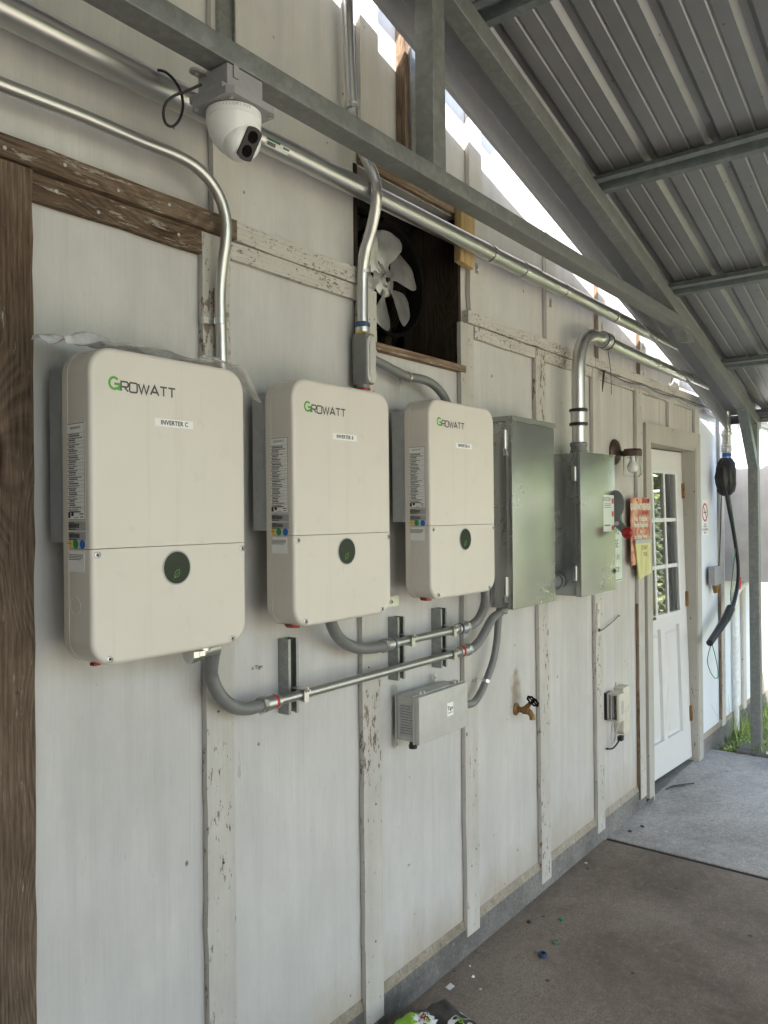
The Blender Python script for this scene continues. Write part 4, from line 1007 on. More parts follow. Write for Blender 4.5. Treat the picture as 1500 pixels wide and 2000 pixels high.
# ------------------------------------------------------------------ exhaust fan in its opening
FX, FY, FZ = 2.251, .12, 2.498
fan = thing('exhaust_fan', 'silver bladed exhaust fan set in a dark square hole in the wall', 'exhaust fan', (FX, FY, FZ))
def blade_mesh():
    b = MB(); n = 10; rows = []
    # outline widths along the radius: narrow root, wide rounded tip
    for i in range(n + 1):
        u = i / n; r = .035 + u * .145
        w = .017 + .060 * min(1, max(0, (u - .18) / .45)) ** .8
        if u > .75: w *= math.sqrt(max(.03, 1 - ((u - .75) / .27) ** 2))
        tw = R(16 + 14 * (1 - u)); row = []
        off = .010 * u
        for k in range(7):
            s_ = (k / 6 - .5) * 2
            rib_ = .005 * math.exp(-(s_ / .35) ** 2) * max(0, 1 - u * 1.5)
            row.append((s_ * w * math.cos(tw) + off, -s_ * w * math.sin(tw) * .75 - rib_ - .006 * (1 - s_ * s_) * u, r))
        rows.append(row)
    V = [[b.bm.verts.new(p) for p in row] for row in rows]; V2 = [[b.bm.verts.new((p[0], p[1] + .0012, p[2])) for p in row] for row in rows]
    for i in range(n):
        for k in range(6):
            b.bm.faces.new((V[i][k], V[i][k + 1], V[i + 1][k + 1], V[i + 1][k])); b.bm.faces.new((V2[i][k], V2[i + 1][k], V2[i + 1][k + 1], V2[i][k + 1]))
    return b
for k in range(6):
    b = blade_mesh(); b.xf(Matrix.Translation((FX, FY, FZ)) @ Matrix.Rotation(R(60 * k + 2), 4, 'Y')); b.build('blade', 'fan_blade', fan, 60)
b = MB(); b.lathe((FX, FY + .004, FZ), (0, -1, 0), [(.058, 0), (.058, .002), (.044, .006), (.026, .010), (.020, .018), (.010, .019), (.010, .004)], 36)
b.build('hub', 'fan_blade', fan)
b = MB(); b.lathe((FX, FY - .013, FZ), (0, -1, 0), [(.007, 0), (.007, .012), (.005, .013)], 14); b.build('shaft', 'bronze', fan)
b = MB(); b.lathe((FX + .01, FY - .03, FZ), (0, 1, 0), [(.200, 0), (.190, .003), (.186, .02), (.186, .075), (.190, .075), (.190, .02), (.202, .006)], 56, caps=False); b.build('shroud', 'fan_black', fan)
b = MB(); b.lathe((FX, FY + .07, FZ), (0, 1, 0), [(.06, 0), (.065, .01), (.065, .10), (.05, .11)], 30); b.tube([(FX - .2, FY + .075, FZ), (FX + .2, FY + .075, FZ)], .008, 8); b.build('motor', 'fan_black', fan)
# expanded metal guard, bulging behind the fan
b = MB(); rg = .265
def gp(u, v):
    r = math.hypot(u, v); return (FX + .01 + u, FY + .155 - .075 * max(0, (r / rg - .55)) ** 1 * 1.6, FZ + v)
s_ = .0135; n = int(rg / s_) + 1
for i in range(-n, n):
    for j in range(-2 * n, 2 * n):
        u, v = i * s_ + (s_ / 2 if j % 2 else 0), j * s_ * .9
        for du in (-s_ / 2, s_ / 2):
            u2_, v2_ = u + du, v + s_ * .9
            if math.hypot(u, v) < rg and math.hypot(u2_, v2_) < rg and math.hypot(u, v) > .12:
                a, c_ = Vector(gp(u, v)), Vector(gp(u2_, v2_)); w_ = .0011
                b.quad(a + Vector((-w_, -.0005, 0)), a + Vector((w_, -.0005, 0)), c_ + Vector((w_, -.0005, 0)), c_ + Vector((-w_, -.0005, 0)))
o = b.build('wire_guard', 'guard_wire', fan, 0)
# yellow wooden packer behind the big conduit
b = MB(); b.prism([(2.492, 2.595), (2.585, 2.585), (2.60, 2.80), (2.50, 2.82)], 'y', -.0225, -.052, .002)
tag(b.build('wood_block', 'fresh_wood'), 'pale fresh wood block wedged behind the thick conduit beside the fan', 'wood block')

# ------------------------------------------------------------------ security camera under the carport beam
c = thing('security_camera', 'white dome security camera with two dark lenses hung under the beam', 'security camera', (1.19, -.265, 2.42))
b = MB(); b.box(1.142, 1.246, -.312, -.216, 2.566, 2.6325, .003); b.build('mounting_box', 'junction_grey', c)
b = MB(); b.prism([(1.128, -.214), (1.118, -.228), (1.118, -.334), (1.130, -.348), (1.246, -.348), (1.258, -.334), (1.258, -.228), (1.246, -.214)], 'z', 2.5655, 2.549); b.build('box_lid', 'junction_grey', c)
b = MB(); b.box(1.122, 1.2, -.318, -.210, 2.5656, 2.582, .003); b.build('box_flange', 'junction_grey', c)
b = MB(); b.box(1.158, 1.172, -.3165, -.3125, 2.605, 2.632); b.build('box_rib', 'junction_grey', c)
b = MB(); b.prism(rrect(1.108, 1.150, -.246, -.222, .011, 5), 'z', 2.626, 2.632); b.build('mounting_lug', 'junction_grey', c)
for x, y in ((1.136, -.330), (1.124, -.232), (1.246, -.334)):
    b = MB(); b.lathe((x, y, 2.5492), (0, 0, -1), [(.0045, 0), (.0045, .003), (.002, .0045)], 12); b.build('screw', 'fitting_zinc', c)
b = MB(); b.lathe((1.124, -.234, 2.6255), (0, 0, -1), [(.006, 0), (.006, .004), (.003, .006)], 6); b.build('screw', 'fitting_zinc', c)
CX, CY = 1.186, -.283
b = MB(); b.lathe((CX, CY, 2.5488), (0, 0, -1), [(.054, 0), (.0595, .003), (.0602, .012), (.0600, .019), (.0585, .0205), (.0600, .022), (.0585, .034), (.053, .051), (.0445, .067), (.033, .080), (.018, .088), (.002, .091)], 56); hs = b.build('housing', 'white_plastic', c)
nrm = Vector((-.02, -.86, -.50)).normalized(); E = Vector((CX + .006, CY - .014, 2.487))
b = MB(); b.lathe(E - nrm * .043, nrm, [(.001, 0)] + [(.045 * math.sin(R(a)), .043 - .045 * math.cos(R(a))) for a in range(10, 125, 6)] + [(.030, .0735), (.0285, .0745), (.001, .0745)], 44); eye = b.build('eyeball', 'white_plastic', c, 60)
fr = E + nrm * .0320; upv = (Vector((.10, 0, 1)) - nrm * nrm.dot(Vector((.10, 0, 1)))).normalized(); rt_ = nrm.cross(upv) * -1
b = MB(); P = []
for a in range(0, 360, 10):
    ca, sa = math.cos(R(a)), math.sin(R(a)); P.append((max(-.0205, min(.0205, ca * .036)), sa * .036))
vs = [fr + rt_ * u + upv * v for u, v in P]
n = len(vs); b._add([p for p in vs] + [p + nrm * .0035 for p in vs], [tuple(range(n)), tuple(range(2 * n - 1, n - 1, -1))] + [(i, i + n, (i + 1) % n + n, (i + 1) % n) for i in range(n)])
fp = b.build('lens_window', 'gloss_black', eye)
for v in (.0155, -.0155):
    b = MB(); b.lathe(fr + upv * v + nrm * .0036, nrm, [(.0125, 0), (.0125, .0012), (.0100, .0012), (.0085, .0002), (.004, .0002), (.003, .001), (.001, .0012)], 26); b.build('lens', 'fan_black', fp)
# brand lettering wrapped on the upper ring, letter by letter
S_ = 'ILLUMIVUE'
for i, ch in enumerate(S_):
    a = R(238 - 3 + (i - 4) * 6.6 * 1.05); rr = .0604
    o = text('lettering', ch, .0085, 'heat_sink_metal', None, (0, 0, 0))
    M_ = Matrix.Translation((CX + rr * math.cos(a), CY + rr * math.sin(a), 2.5400)) @ Matrix.Rotation(a + math.pi / 2, 4, 'Z')
    o.data.transform(M_); attach(o, hs)
b = MB(); b.tube([(1.1040, -0.1250, 2.6627), (1.1196, -0.1300, 2.6643), (1.1371, -0.1400, 2.6499), (1.1489, -0.1500, 2.6214), (1.1448, -0.1600, 2.5841), (1.1267, -0.1700, 2.5462), (1.0993, -0.1800, 2.5178), (1.0741, -0.1900, 2.5129), (1.0614, -0.2000, 2.5268), (1.0620, -0.2100, 2.5458), (1.0771, -0.2200, 2.5640), (1.0924, -0.2350, 2.5731), (1.118, -.258, 2.592)], .0032, 10, smooth=1, seg=.008); b.build('cable', 'rubber_black', c)

# ------------------------------------------------------------------ jar lamp
c = thing('wall_lamp', 'brown jar lamp with ribbed clear glass and bulb, unlit, beside the door', 'lamp', (4.09, -.001, 1.85))
b = MB(); b.lathe((4.09, -.001, 1.982), (0, -1, 0), [(.068, 0), (.068, .008), (.060, .018), (.036, .026), (.018, .034)], 36); b.build('wall_plate', 'bronze', c)
b = MB(); b.tube([(4.09, -.030, 1.980), (4.09, -.050, 1.968), (4.09, -.075, 1.970), (4.09, -.092, 1.975)], .013, 16, smooth=1); b.build('arm', 'bronze', c)
b = MB(); b.lathe((4.09, -.100, 1.955), (0, 0, 1), [(.050, 0), (.051, .003), (.051, .028), (.044, .038), (.004, .040)], 8); b.build('cap', 'bronze', c, 30)
b = MB(); z = 0; P = []
for i in range(0, 50):
    t_ = i / 49; r_ = .046 + .004 * t_ if t_ < .86 else .050 - .02 * (t_ - .86) / .14
    P.append((r_ + .0009 * math.sin(i * 1.35), -.001 - t_ * .108))
P = P + [(.024, -.1095), (.024, -.1075)] + [(max(.02, r_ - .0028), t_ + .0015) for r_, t_ in P[::-1]]
b.lathe((4.09, -.100, 1.954), (0, 0, 1), P, 40, caps=False); b.build('glass_jar', 'glass_jar', c, 80)
b = MB(); b.lathe((4.09, -.100, 1.954), (0, 0, -1), [(.012, 0), (.012, .018), (.016, .028), (.026, .045), (.029, .060), (.025, .074), (.012, .084), (.001, .086)], 30); b.build('bulb', 'bulb_glass', c, 80)

# ------------------------------------------------------------------ signs
c = thing('visitor_sign', 'white visitor sign with green border half hidden behind the disconnect switch', 'sign', (4.04, -.002, 1.29))
b = MB(); b.prism(rrect(3.890, 4.195, 1.292, 1.745, .022, 6), 'y', -.001, -.003); b.build('plate', 'sign_white', c)
b = MB(); o1 = rrect(3.896, 4.189, 1.298, 1.739, .018, 6); o2 = rrect(3.901, 4.184, 1.303, 1.734, .014, 6)
n = len(o1)
for i in range(n): j = (i + 1) % n; b.quad(*[(p[0], -.0035, p[1]) for p in (o1[i], o1[j], o2[j], o2[i])])
b.build('border', 'sign_green', c, 0)
b = MB(); P = [(3.903, 1.600), (3.99, 1.645), (4.09, 1.645), (4.182, 1.600)] + [(4.182, 1.72), (4.17, 1.732), (3.915, 1.732), (3.903, 1.72)]
b._add([(p[0], -.0038, p[1]) for p in P], [tuple(range(len(P)))]); b.build('header_band', 'sign_green', c, 0)
for s, z, sz in (('VISITORS', 1.560, .052), ('PLEASE', 1.493, .060), ('Check in', 1.427, .060), ('at Office', 1.362, .060)):
    text('lettering', s, sz, 'sign_green', c, (4.043, -.0037, z), sx=.95)
c = thing('quarantine_sign', 'rusted red QUARANTINE AREA sign nailed beside the door frame', 'sign', (4.37, -.036, 1.48))
b = MB(); b.box(4.225, 4.525, -.0385, -.0355, 1.372, 1.742); b.build('plate', 'rust_sign', c)
for s, z, sz, sx in (('QUARANTINE AREA', 1.690, .048, .72), ('No Visitors', 1.625, .042, 1.0), ('Permit Required', 1.590, .036, .9), ('in', 1.555, .03, 1), ('to Enter Here', 1.525, .036, .95)):
    text('lettering', s, sz, 'sign_white', c, (4.375, -.0392, z), sx=sx, bold=.0012)
b = MB(); b.box(4.395, 4.49, -.0389, -.0386, 1.648, 1.668); b.box(4.40, 4.515, -.0389, -.0386, 1.712, 1.738); b.build('red_band', 'tag_red', c, 0)
for x, z in ((4.32, 1.728), (4.50, 1.728)):
    b = MB(); b.lathe((x, -.0386, z), (0, -1, 0), [(.007, 0), (.006, .003)], 10); b.build('nail', 'bronze', c)
c = thing('yellow_tag_board', 'yellowish weathered board with scrawled letters hanging under the quarantine sign', 'board', (4.4, -.045, 1.3))
b = MB(); b.prism([(4.262, 1.502), (4.505, 1.498), (4.512, 1.315), (4.318, 1.292)], 'y', -.041, -.049, .001); b.build('panel', 'yellow_board', c)
b = MB(); b.box(4.255, 4.51, -.053, -.0492, 1.490, 1.510); b.build('clip_strip', 'label_silver', c)
text('lettering', 'STAFF', .034, 'bronze', c, (4.40, -.0496, 1.462)); text('lettering', 'THE', .034, 'bronze', c, (4.41, -.0496, 1.425)); 
c = thing('no_smoking_sign', 'small white no smoking sign right of the door', 'sign', (5.74, -.001, 1.49))
b = MB(); b.box(5.664, 5.816, -.003, -.001, 1.497, 1.742); b.build('plate', 'paper_white', c)
b = MB(); b.lathe((5.74, -.0031, 1.655), (0, -1, 0), [(.052, 0), (.052, .0006), (.064, .0006), (.064, 0)], 40, caps=False); b.quad((5.698, -.0036, 1.697), (5.707, -.0036, 1.705), (5.782, -.0036, 1.613), (5.773, -.0036, 1.605)); b.build('prohibition_ring', 'sign_red_ink', c, 0)
b = MB(); b.box(5.708, 5.772, -.0034, -.0031, 1.650, 1.659); b.quad((5.772, -.0035, 1.66), (5.778, -.0035, 1.66), (5.770, -.0035, 1.685), (5.764, -.0035, 1.682)); b.build('cigarette_symbol', 'ink_black', c, 0)
for s, z, sz in (('THIS IS A', 1.571, .015), ('SMOKE FREE', 1.556, .015), ('NO SMOKING', 1.535, .021), ('POLICY', 1.513, .018)): text('lettering', s, sz, 'ink_black', c, (5.74, -.0036, z))

# ------------------------------------------------------------------ small fittings on the wall
c = thing('hasp_plate', 'cream painted keyhole plate with a hanging wire hook on the batten', 'hasp', (3.81, -.021, 1.06))
b = MB(); b.prism(rrect(3.788, 3.822, 1.066, 1.207, .005, 4), 'y', -.0215, -.0245, .001); b.build('plate', 'beige_plastic', c)
b = MB(); b.lathe((3.805, -.0246, 1.172), (0, -1, 0), [(.0055, 0), (.0055, .0005)], 12); b.box(3.803, 3.807, -.0251, -.0246, 1.154, 1.170); b.build('keyhole', 'ink_black', c)
b = MB(); b.tube([(3.815, -.026, 1.068), (3.86, -.028, 1.073), (4.00, -.022, 1.096), (4.075, -.015, 1.109), (4.09, -.018, 1.117), (4.10, -.018, 1.110)], .0022, 8, smooth=1); b.build('wire_hook', 'bronze', c)
b = MB(); b.lathe((3.803, -.0246, 1.074), (0, -1, 0), [(.009, 0), (.008, .006), (.003, .008)], 12); b.build('staple', 'bronze', c)

c = thing('hose_bib', 'old brass spigot with a black wheel handle sticking out of the wall', 'spigot', (2.975, -.001, .83))
b = MB(); b.lathe((2.975, -.001, .842), (0, -1, 0), [(.027, 0), (.026, .004), (.012, .012), (.012, .030), (.016, .034), (.016, .058), (.012, .062)], 22); b.tube([(2.975, -.046, .842), (2.975, -.066, .836), (2.976, -.075, .822), (2.976, -.077, .808)], [.013, .0125, .012, .013], 16); b.tube([(2.975, -.046, .850), (2.977, -.068, .876)], [.012, .008], 14); b.build('body', 'brass', c)
hx = Vector((2.978, -.078, .884)); ha = Vector((0, -.62, .78)).normalized()
b = MB(); e1v = Vector((1, 0, 0)); e2v = ha.cross(e1v)
ring_ = [hx + (e1v * math.cos(R(a)) + e2v * math.sin(R(a))) * (.025 + .0022 * math.cos(R(a * 8))) for a in range(0, 361, 9)]
b.tube(ring_, .0042, 10, caps=False)
for a in (0, 90, 180, 270): b.tube([hx, hx + (e1v * math.cos(R(a)) + e2v * math.sin(R(a))) * .025], .0033, 8)
b.lathe(hx - ha * .004, ha, [(.008, 0), (.008, .010), (.004, .012)], 12); b.build('wheel_handle', 'fan_black', c)

c = thing('cable_terminal', 'small grey clear-sided terminal box mounted low on the wall', 'terminal box', (3.95, -.001, .6))
b = MB(); b.box(3.912, 3.99, -.020, -.001, .598, .735, .003); b.build('back_plate', 'rubber_black', c)
b = MB()
for q in ((3.908, 3.992, .728, .738), (3.908, 3.992, .596, .606)): b.box(q[0], q[1], -.070, -.0205, q[2], q[3], .002)
b.box(3.908, 3.916, -.030, -.0205, .6065, .7275, .001); b.box(3.908, 3.914, -.045, -.040, .6065, .7275, .001); b.build('frame', 'plastic_grey', c)
b = MB(); b.box(3.918, 3.988, -.052, -.024, .612, .722, .003); b.build('inner_block', 'junction_grey', c)
b = MB(); b.box(3.905, 3.992, -.086, -.0705, .596, .738, .006); b.build('front_cover', 'beige_plastic', c)
b = MB(); b.box(3.935, 3.965, -.0866, -.0861, .632, .70); b.build('front_label', 'label_silver', c, 0)
b = MB(); b.tube([(3.93, -.04, .598), (3.925, -.04, .55), (3.922, -.036, .52), (3.935, -.035, .485), (3.96, -.035, .468), (3.985, -.035, .49), (4.00, -.035, .54), (4.03, -.04, .556)], .0035, 8, smooth=1); b.build('wire_loop', 'plastic_grey', c)
c = thing('network_box', 'beige plastic network box with rounded lower end, low beside the door', 'utility box', (4.1, -.001, .48))
b = MB(); P = [(4.052, .545), (4.052, .742), (4.138, .742), (4.138, .520)] + [(4.095 + .043 * math.cos(R(a)), .520 + .030 * math.sin(R(a))) for a in range(-10, -181, -17)]
b.prism(P, 'y', -.001, -.052, .004); b.build('case', 'beige_plastic', c)
b = MB(); b.tube([(4.095 + .030 * math.cos(R(a)), -.0525, .64 + .030 * math.sin(R(a))) for a in range(180, 361, 15)], .0014, 6); b.box(4.075, 4.105, -.0528, -.0521, .70, .704); b.build('cover_groove', 'plastic_grey', c)
b = MB(); b.prism([(4.066, .7425), (4.086, .7425), (4.078, .765), (4.072, .765)], 'y', -.002, -.007); b.build('hanging_tab', 'plastic_grey', c)
b = MB(); b.box(4.048, 4.085, -.042, -.018, .462, .486, .003); b.build('plug', 'rubber_black', c)
b = MB(); b.tube([(4.05, -.03, .468), (4.01, -.03, .455), (3.965, -.028, .445), (3.93, -.022, .448), (3.90, -.021, .456)], .0045, 8, smooth=1); b.build('black_cable', 'rubber_black', c)

# data cables clipped along the trim
for k, (dz, sag, lab) in enumerate(((.0, .012, 'thin dark cable, the upper of those strung along the white trim'), (-.012, .02, 'thin pale cable, the lower of those strung along the white trim'))):
    pts = []
    for i in range(30):
        x = 3.84 + i * .105; pts.append((x, -.036 - .004 * math.sin(i * 1.3 + k), 2.378 + dz - sag * abs(math.sin(i * .52 + k * .4)) - .0))
    b = MB(); b.tube(pts, .0032, 8, smooth=1, seg=.04); tag(b.build('cable', 'logo_grey' if k == 0 else 'label_silver'), lab, 'cable', 'cables strung along the trim')
b = MB(); b.tube([(3.90, -.034, 2.385), (3.86, -.045, 2.375), (3.835, -.05, 2.345), (3.825, -.05, 2.30), (3.823, -.048, 2.265)], [.004, .005, .0055, .004, .0015], 8); b.tube([(3.94, -.034, 2.49), (3.955, -.04, 2.40), (3.96, -.04, 2.35), (3.965, -.04, 2.27)], .0016, 6)
tag(b.build('cable_end', 'rubber_black'), 'loose black cable end drooping from the trim beside the bent conduit', 'cable')

# ------------------------------------------------------------------ service mast, bagged cables, box, far side of the door
c = thing('service_mast', 'pale steel service pipe rising on the sunlit wall beyond the door', 'pipe', (6.0, -.1, 2.0))
b = MB(); b.cyl((5.945, -.1, 1.97), (5.945, -.1, 4.2), .030, 24); b.build('pipe', 'conduit_zinc', c)
for z in (2.08, 2.19): 
    b = MB(); b.lathe((5.945, -.1, z), (0, 0, 1), [(.031, 0), (.037, .003), (.037, .03), (.034, .034), (.037, .038), (.037, .05), (.031, .052)], 24); b.build('coupling', 'fitting_zinc', c)
b = MB(); b.lathe((5.945, -.1, 2.045), (0, 0, 1), [(.0303, 0), (.0315, .001), (.0315, .028), (.0303, .029)], 24); b.build('blue_label', 'sticker_blue', c)
random.seed(9)
b = MB(); P = [(.012, 0), (.034, .010), (.050, .035), (.058, .08), (.060, .13), (.057, .19), (.050, .235), (.036, .262), (.030, .27)]
b.lathe((5.90, -.1, 1.768), (.06, 0, 1), P, 40)
for v in b.bm.verts:
    a = math.atan2(v.co.y + .1, v.co.x - 5.9); f = 1 + .16 * math.sin(a * 6 + v.co.z * 14) + .10 * math.sin(a * 11 + v.co.z * 45) + .05 * math.sin(a * 19 - v.co.z * 80); v.co.x = 5.905 + (v.co.x - 5.905) * f * 1.15; v.co.y = -.1 + (v.co.y + .1) * f
tag(b.build('black_bag', 'rubber_black', smooth=70), 'black plastic bag taped over the cable ends on the service pipe', 'bag')
c = thing('hanging_cables', 'bundle of thick black cables hanging from the bag, taped at its end', 'cable bundle', (6.0, -.1, .85))
cp_ = [(5.9258, -0.1000, 1.8076), (5.9693, -0.1050, 1.6918), (6.0542, -0.1100, 1.5446), (6.1128, -0.1150, 1.3952), (6.1442, -0.1200, 1.2638), (6.1241, -0.1200, 1.1351), (6.0190, -0.1200, 1.0151), (5.8777, -0.1200, 0.9387)]
for k, (ox, oy, oz) in enumerate(((0, 0, 0), (-.075, -.014, -.004), (.060, .014, .0))):
    P = [(p[0] + ox * (1 - .25 * i / 7), p[1] + oy, p[2] + oz) for i, p in enumerate(cp_)]
    b = MB(); b.tube(P, .0115, 14, smooth=1, seg=.03); b.build('cable', 'rubber_black', c)
b = MB(); b.tube([(5.9202, -0.1200, 0.9774), (5.7966, -0.1200, 0.9189), (5.6141, -0.1200, 0.8632), (5.3934, -0.1200, 0.8032)], [.030, .029, .026, .022], 16, smooth=0); b.build('tape_wrap', 'rubber_black', c)
p_, q_ = Vector((6.1062, -0.1300, 1.1813)), Vector((6.0811, -0.1300, 1.1020)); b = MB(); b.tube([p_ + Vector((.02, 0, 0)), q_ + Vector((.02, 0, 0))], .0145, 14); b.build('red_tape', 'tape_red', c)
b = MB(); b.tube([(5.9139, -0.1200, 1.7997), (5.9832, -0.1250, 1.6370), (6.0385, -0.1300, 1.4351), (5.9809, -0.1250, 1.2552), (5.9244, -0.1200, 1.0780), (5.9071, -0.1300, 0.9722), (5.7441, -0.1400, 0.9191)], .003, 8, smooth=1, seg=.03)
b.tube([(5.5019, -0.1100, 0.8081), (5.4040, -0.1100, 0.7373), (5.3782, -0.1100, 0.6744), (5.4575, -0.1100, 0.5947), (5.5646, -0.1100, 0.5428), (5.6273, -0.1100, 0.5564), (5.5816, -0.1100, 0.6602), (5.4773, -0.1100, 0.7944)], .003, 8, smooth=1, seg=.02); b.build('green_wire', 'wire_green', c)
c = thing('outlet_box', 'small grey electrical box on the wall behind the hanging cables', 'electrical box', (5.75, -.03, 1.17))
A, B_ = (5.7378, -0.0650, 1.2749), (5.9278, -0.0650, 1.1474)
b = MB(); b.box(A[0], B_[0], -.065, -.023, B_[2], A[2], .003); b.build('case', 'junction_grey', c)
b = MB(); b.lathe(((A[0] + B_[0]) / 2, -.045, B_[2]), (0, 0, -1), [(.022, 0), (.024, .01), (.024, .03), (.017, .045), (.017, .06)], 12); b.build('hub', 'brass', c)
b = MB(); b.tube([(B_[0] - .03, -.05, A[2]), (B_[0] - .02, -.06, 1.5), (5.87, -.08, 1.80)], .004, 8, smooth=1); b.build('feed_wire', 'rubber_black', c)
b = MB(); b.tube([(6.41, -.03, .0), (6.41, -.03, .95), (6.415, -.04, 1.03), (6.45, -.07, 1.09), (6.48, -.11, 1.14)], .021, 18, smooth=1, seg=.04)
for z in (.35, .98): b.lathe((6.41, -.03, z), (0, 0, 1), [(.0212, 0), (.026, .002), (.026, .03), (.0212, .032)], 18)
tag(b.build('plastic_conduit', 'pvc_white'), 'pale plastic conduit rising from the grass to the big wall cabinet', 'conduit')
c = thing('wall_cabinet', 'large pale metal cabinet fixed to the wall beyond the door', 'cabinet', (6.6, -.15, 1.14))
b = MB(); b.box(6.25, 6.95, -.335, -.001, 1.142, 2.095, .004); b.build('case', 'cabinet_paint', c)
b = MB(); b.box(6.255, 6.945, -.352, -.3355, 1.15, 2.085, .004); b.build('door', 'cabinet_paint', c)

# ------------------------------------------------------------------ on the floor
c = thing('product_bag', 'black and lime green printed bag lying on the floor by the wall', 'bag', (2.0, -.28, 0))
ex = Vector((-.95, .31, 0)).normalized(); ey = Vector((-.33, -.94, 0)).normalized(); O = Vector((2.186, -.150, .002)); LX, LY, TH = .235, .46, .098
def bagp(u, v, top):
    e = (max(0, 1 - abs(2 * u - 1) ** 7) * max(0, 1 - abs(2 * v - 1) ** 10)) ** .45
    z = .006 + (TH * e + .006 * math.sin(u * 9 + v * 14) * e + .004 * math.sin(u * 31 - v * 23) * e if top else 0)
    p = O + ex * (u * LX) + ey * (v * LY); p.z = z; return p
def bagpatch(u0, u1, v0, v1, m, name, par, n=22):
    b = MB(); g = [[b.bm.verts.new(bagp(u0 + (u1 - u0) * i / n, v0 + (v1 - v0) * j / n, True)) for j in range(n + 1)] for i in range(n + 1)]
    for i in range(n):
        for j in range(n): b.bm.faces.new((g[i][j], g[i + 1][j], g[i + 1][j + 1], g[i][j + 1]))
    return b.build(name, m, par, 60)
bagpatch(0, .62, 0, 1, 'bag_black', 'black_side', c); gp_ = bagpatch(.62, 1, 0, 1, 'bag_green', 'green_side', c)
b = MB(); b._add([bagp(0, 0, False), bagp(1, 0, False), bagp(1, 1, False), bagp(0, 1, False)], [(0, 1, 2, 3)]); b.build('underside', 'bag_black', c, 0)
def ontop(s, size, m, u, v, rot, par, sx=1., bold=0.):
    o = text('lettering', s, size, m, None, (0, 0, 0), 'flat', sx=sx, bold=bold); p = bagp(u, v, True)
    o.data.transform(Matrix.Rotation(R(rot), 4, 'Z'))
    for vv in o.data.vertices:
        w_ = Vector((p.x + vv.co.x, p.y + vv.co.y, 0)); d_ = w_ - O; d_.z = 0
        M2 = Matrix(((ex.x * LX, ey.x * LY), (ex.y * LX, ey.y * LY))).inverted(); uv = M2 @ Vector((d_.x, d_.y))
        vv.co = Vector((w_.x, w_.y, bagp(min(1, max(0, uv.x)), min(1, max(0, uv.y)), True).z + .0012 + (vv.co.z > 0) * .0003))
    attach(o, par)
def blob(u, v, r, m, name, dz, k=12, amp=.22):
    b = MB(); cpt = bagp(u, v, True); P = []
    M2 = Matrix(((ex.x * LX, ey.x * LY), (ex.y * LX, ey.y * LY))).inverted()
    rings = [[], []]
    for i in range(k * 2):
        rr = r * (1 + (amp if i % 2 else -amp * .2)); a = R(360 * i / (k * 2))
        for q, f in ((0, .5), (1, 1.)):
            w_ = Vector((cpt.x + rr * f * math.cos(a), cpt.y + rr * f * 1.25 * math.sin(a), 0)); d_ = w_ - O; uv = M2 @ Vector((d_.x, d_.y))
            rings[q].append((w_.x, w_.y, bagp(min(1, max(0, uv.x)), min(1, max(0, uv.y)), True).z + dz))
    n = k * 2; b._add(rings[0] + rings[1] + [(cpt.x, cpt.y, cpt.z + dz)], [(i, i + n, (i + 1) % n + n, (i + 1) % n) for i in range(n)] + [(2 * n, i, (i + 1) % n) for i in range(n)])
    return b.build(name, m, c, 0)
st = blob(.66, .22, .030, 'white_plastic', 'starburst', .0006)
ontop('3X', .022, 'tag_red', .64, .19, -108, c, bold=.001); ontop('LARGER', .012, 'tag_red', .70, .23, -108, c, bold=.0006)
st = blob(.30, .42, .044, 'white_plastic', 'badge', .0005, 24, .0); st2 = blob(.30, .42, .038, 'bag_black', 'badge_centre', .0009, 24, .0)
ontop('Crab', .026, 'bag_green', .30, .40, -108, c, bold=.0008)
ontop('Weeds Out Max', .016, 'white_plastic', .07, .34, -108, c, bold=.0003)
def small(name, m, label, cat, mb, group=None): tag(mb.build(name, m), label, cat, group)
b = MB(); b.lathe((2.717, -.241, .0), (0, 0, 1), [(.014, 0), (.0155, .003), (.0155, .014), (.011, .014), (.011, .003), (.001, .003)], 22, caps=False); small('bottle_cap', 'tape_blue', 'dark blue plastic cap lying open side up on the floor', 'cap', b)
b = MB(); b.tube([(2.835 + .014 * math.cos(R(a)), -.24 + .014 * math.sin(R(a)), .003) for a in range(0, 330, 15)], .0016, 6); small('wire_ring', 'wire_green', 'small green wire ring on the brown concrete', 'wire', b)
b = MB(); b.box(2.995, 3.015, -.188, -.178, 0.001, .008, .001); small('green_chip', 'wire_green', 'bright green scrap of plastic on the floor', 'scrap', b)
b = MB(); b._add([(2.335, -.055, .001), (2.362, -.060, .006), (2.356, -.082, .004), (2.330, -.078, .001), (2.335, -.055, .0014), (2.362, -.060, .0064), (2.356, -.082, .0044), (2.330, -.078, .0014)], [(0, 1, 2, 3), (4, 5, 6, 7), (0, 1, 5, 4), (1, 2, 6, 5), (2, 3, 7, 6), (3, 0, 4, 7)]); small('paper_scrap', 'paper_white', 'small white paper scrap near the printed bag', 'paper scrap', b)
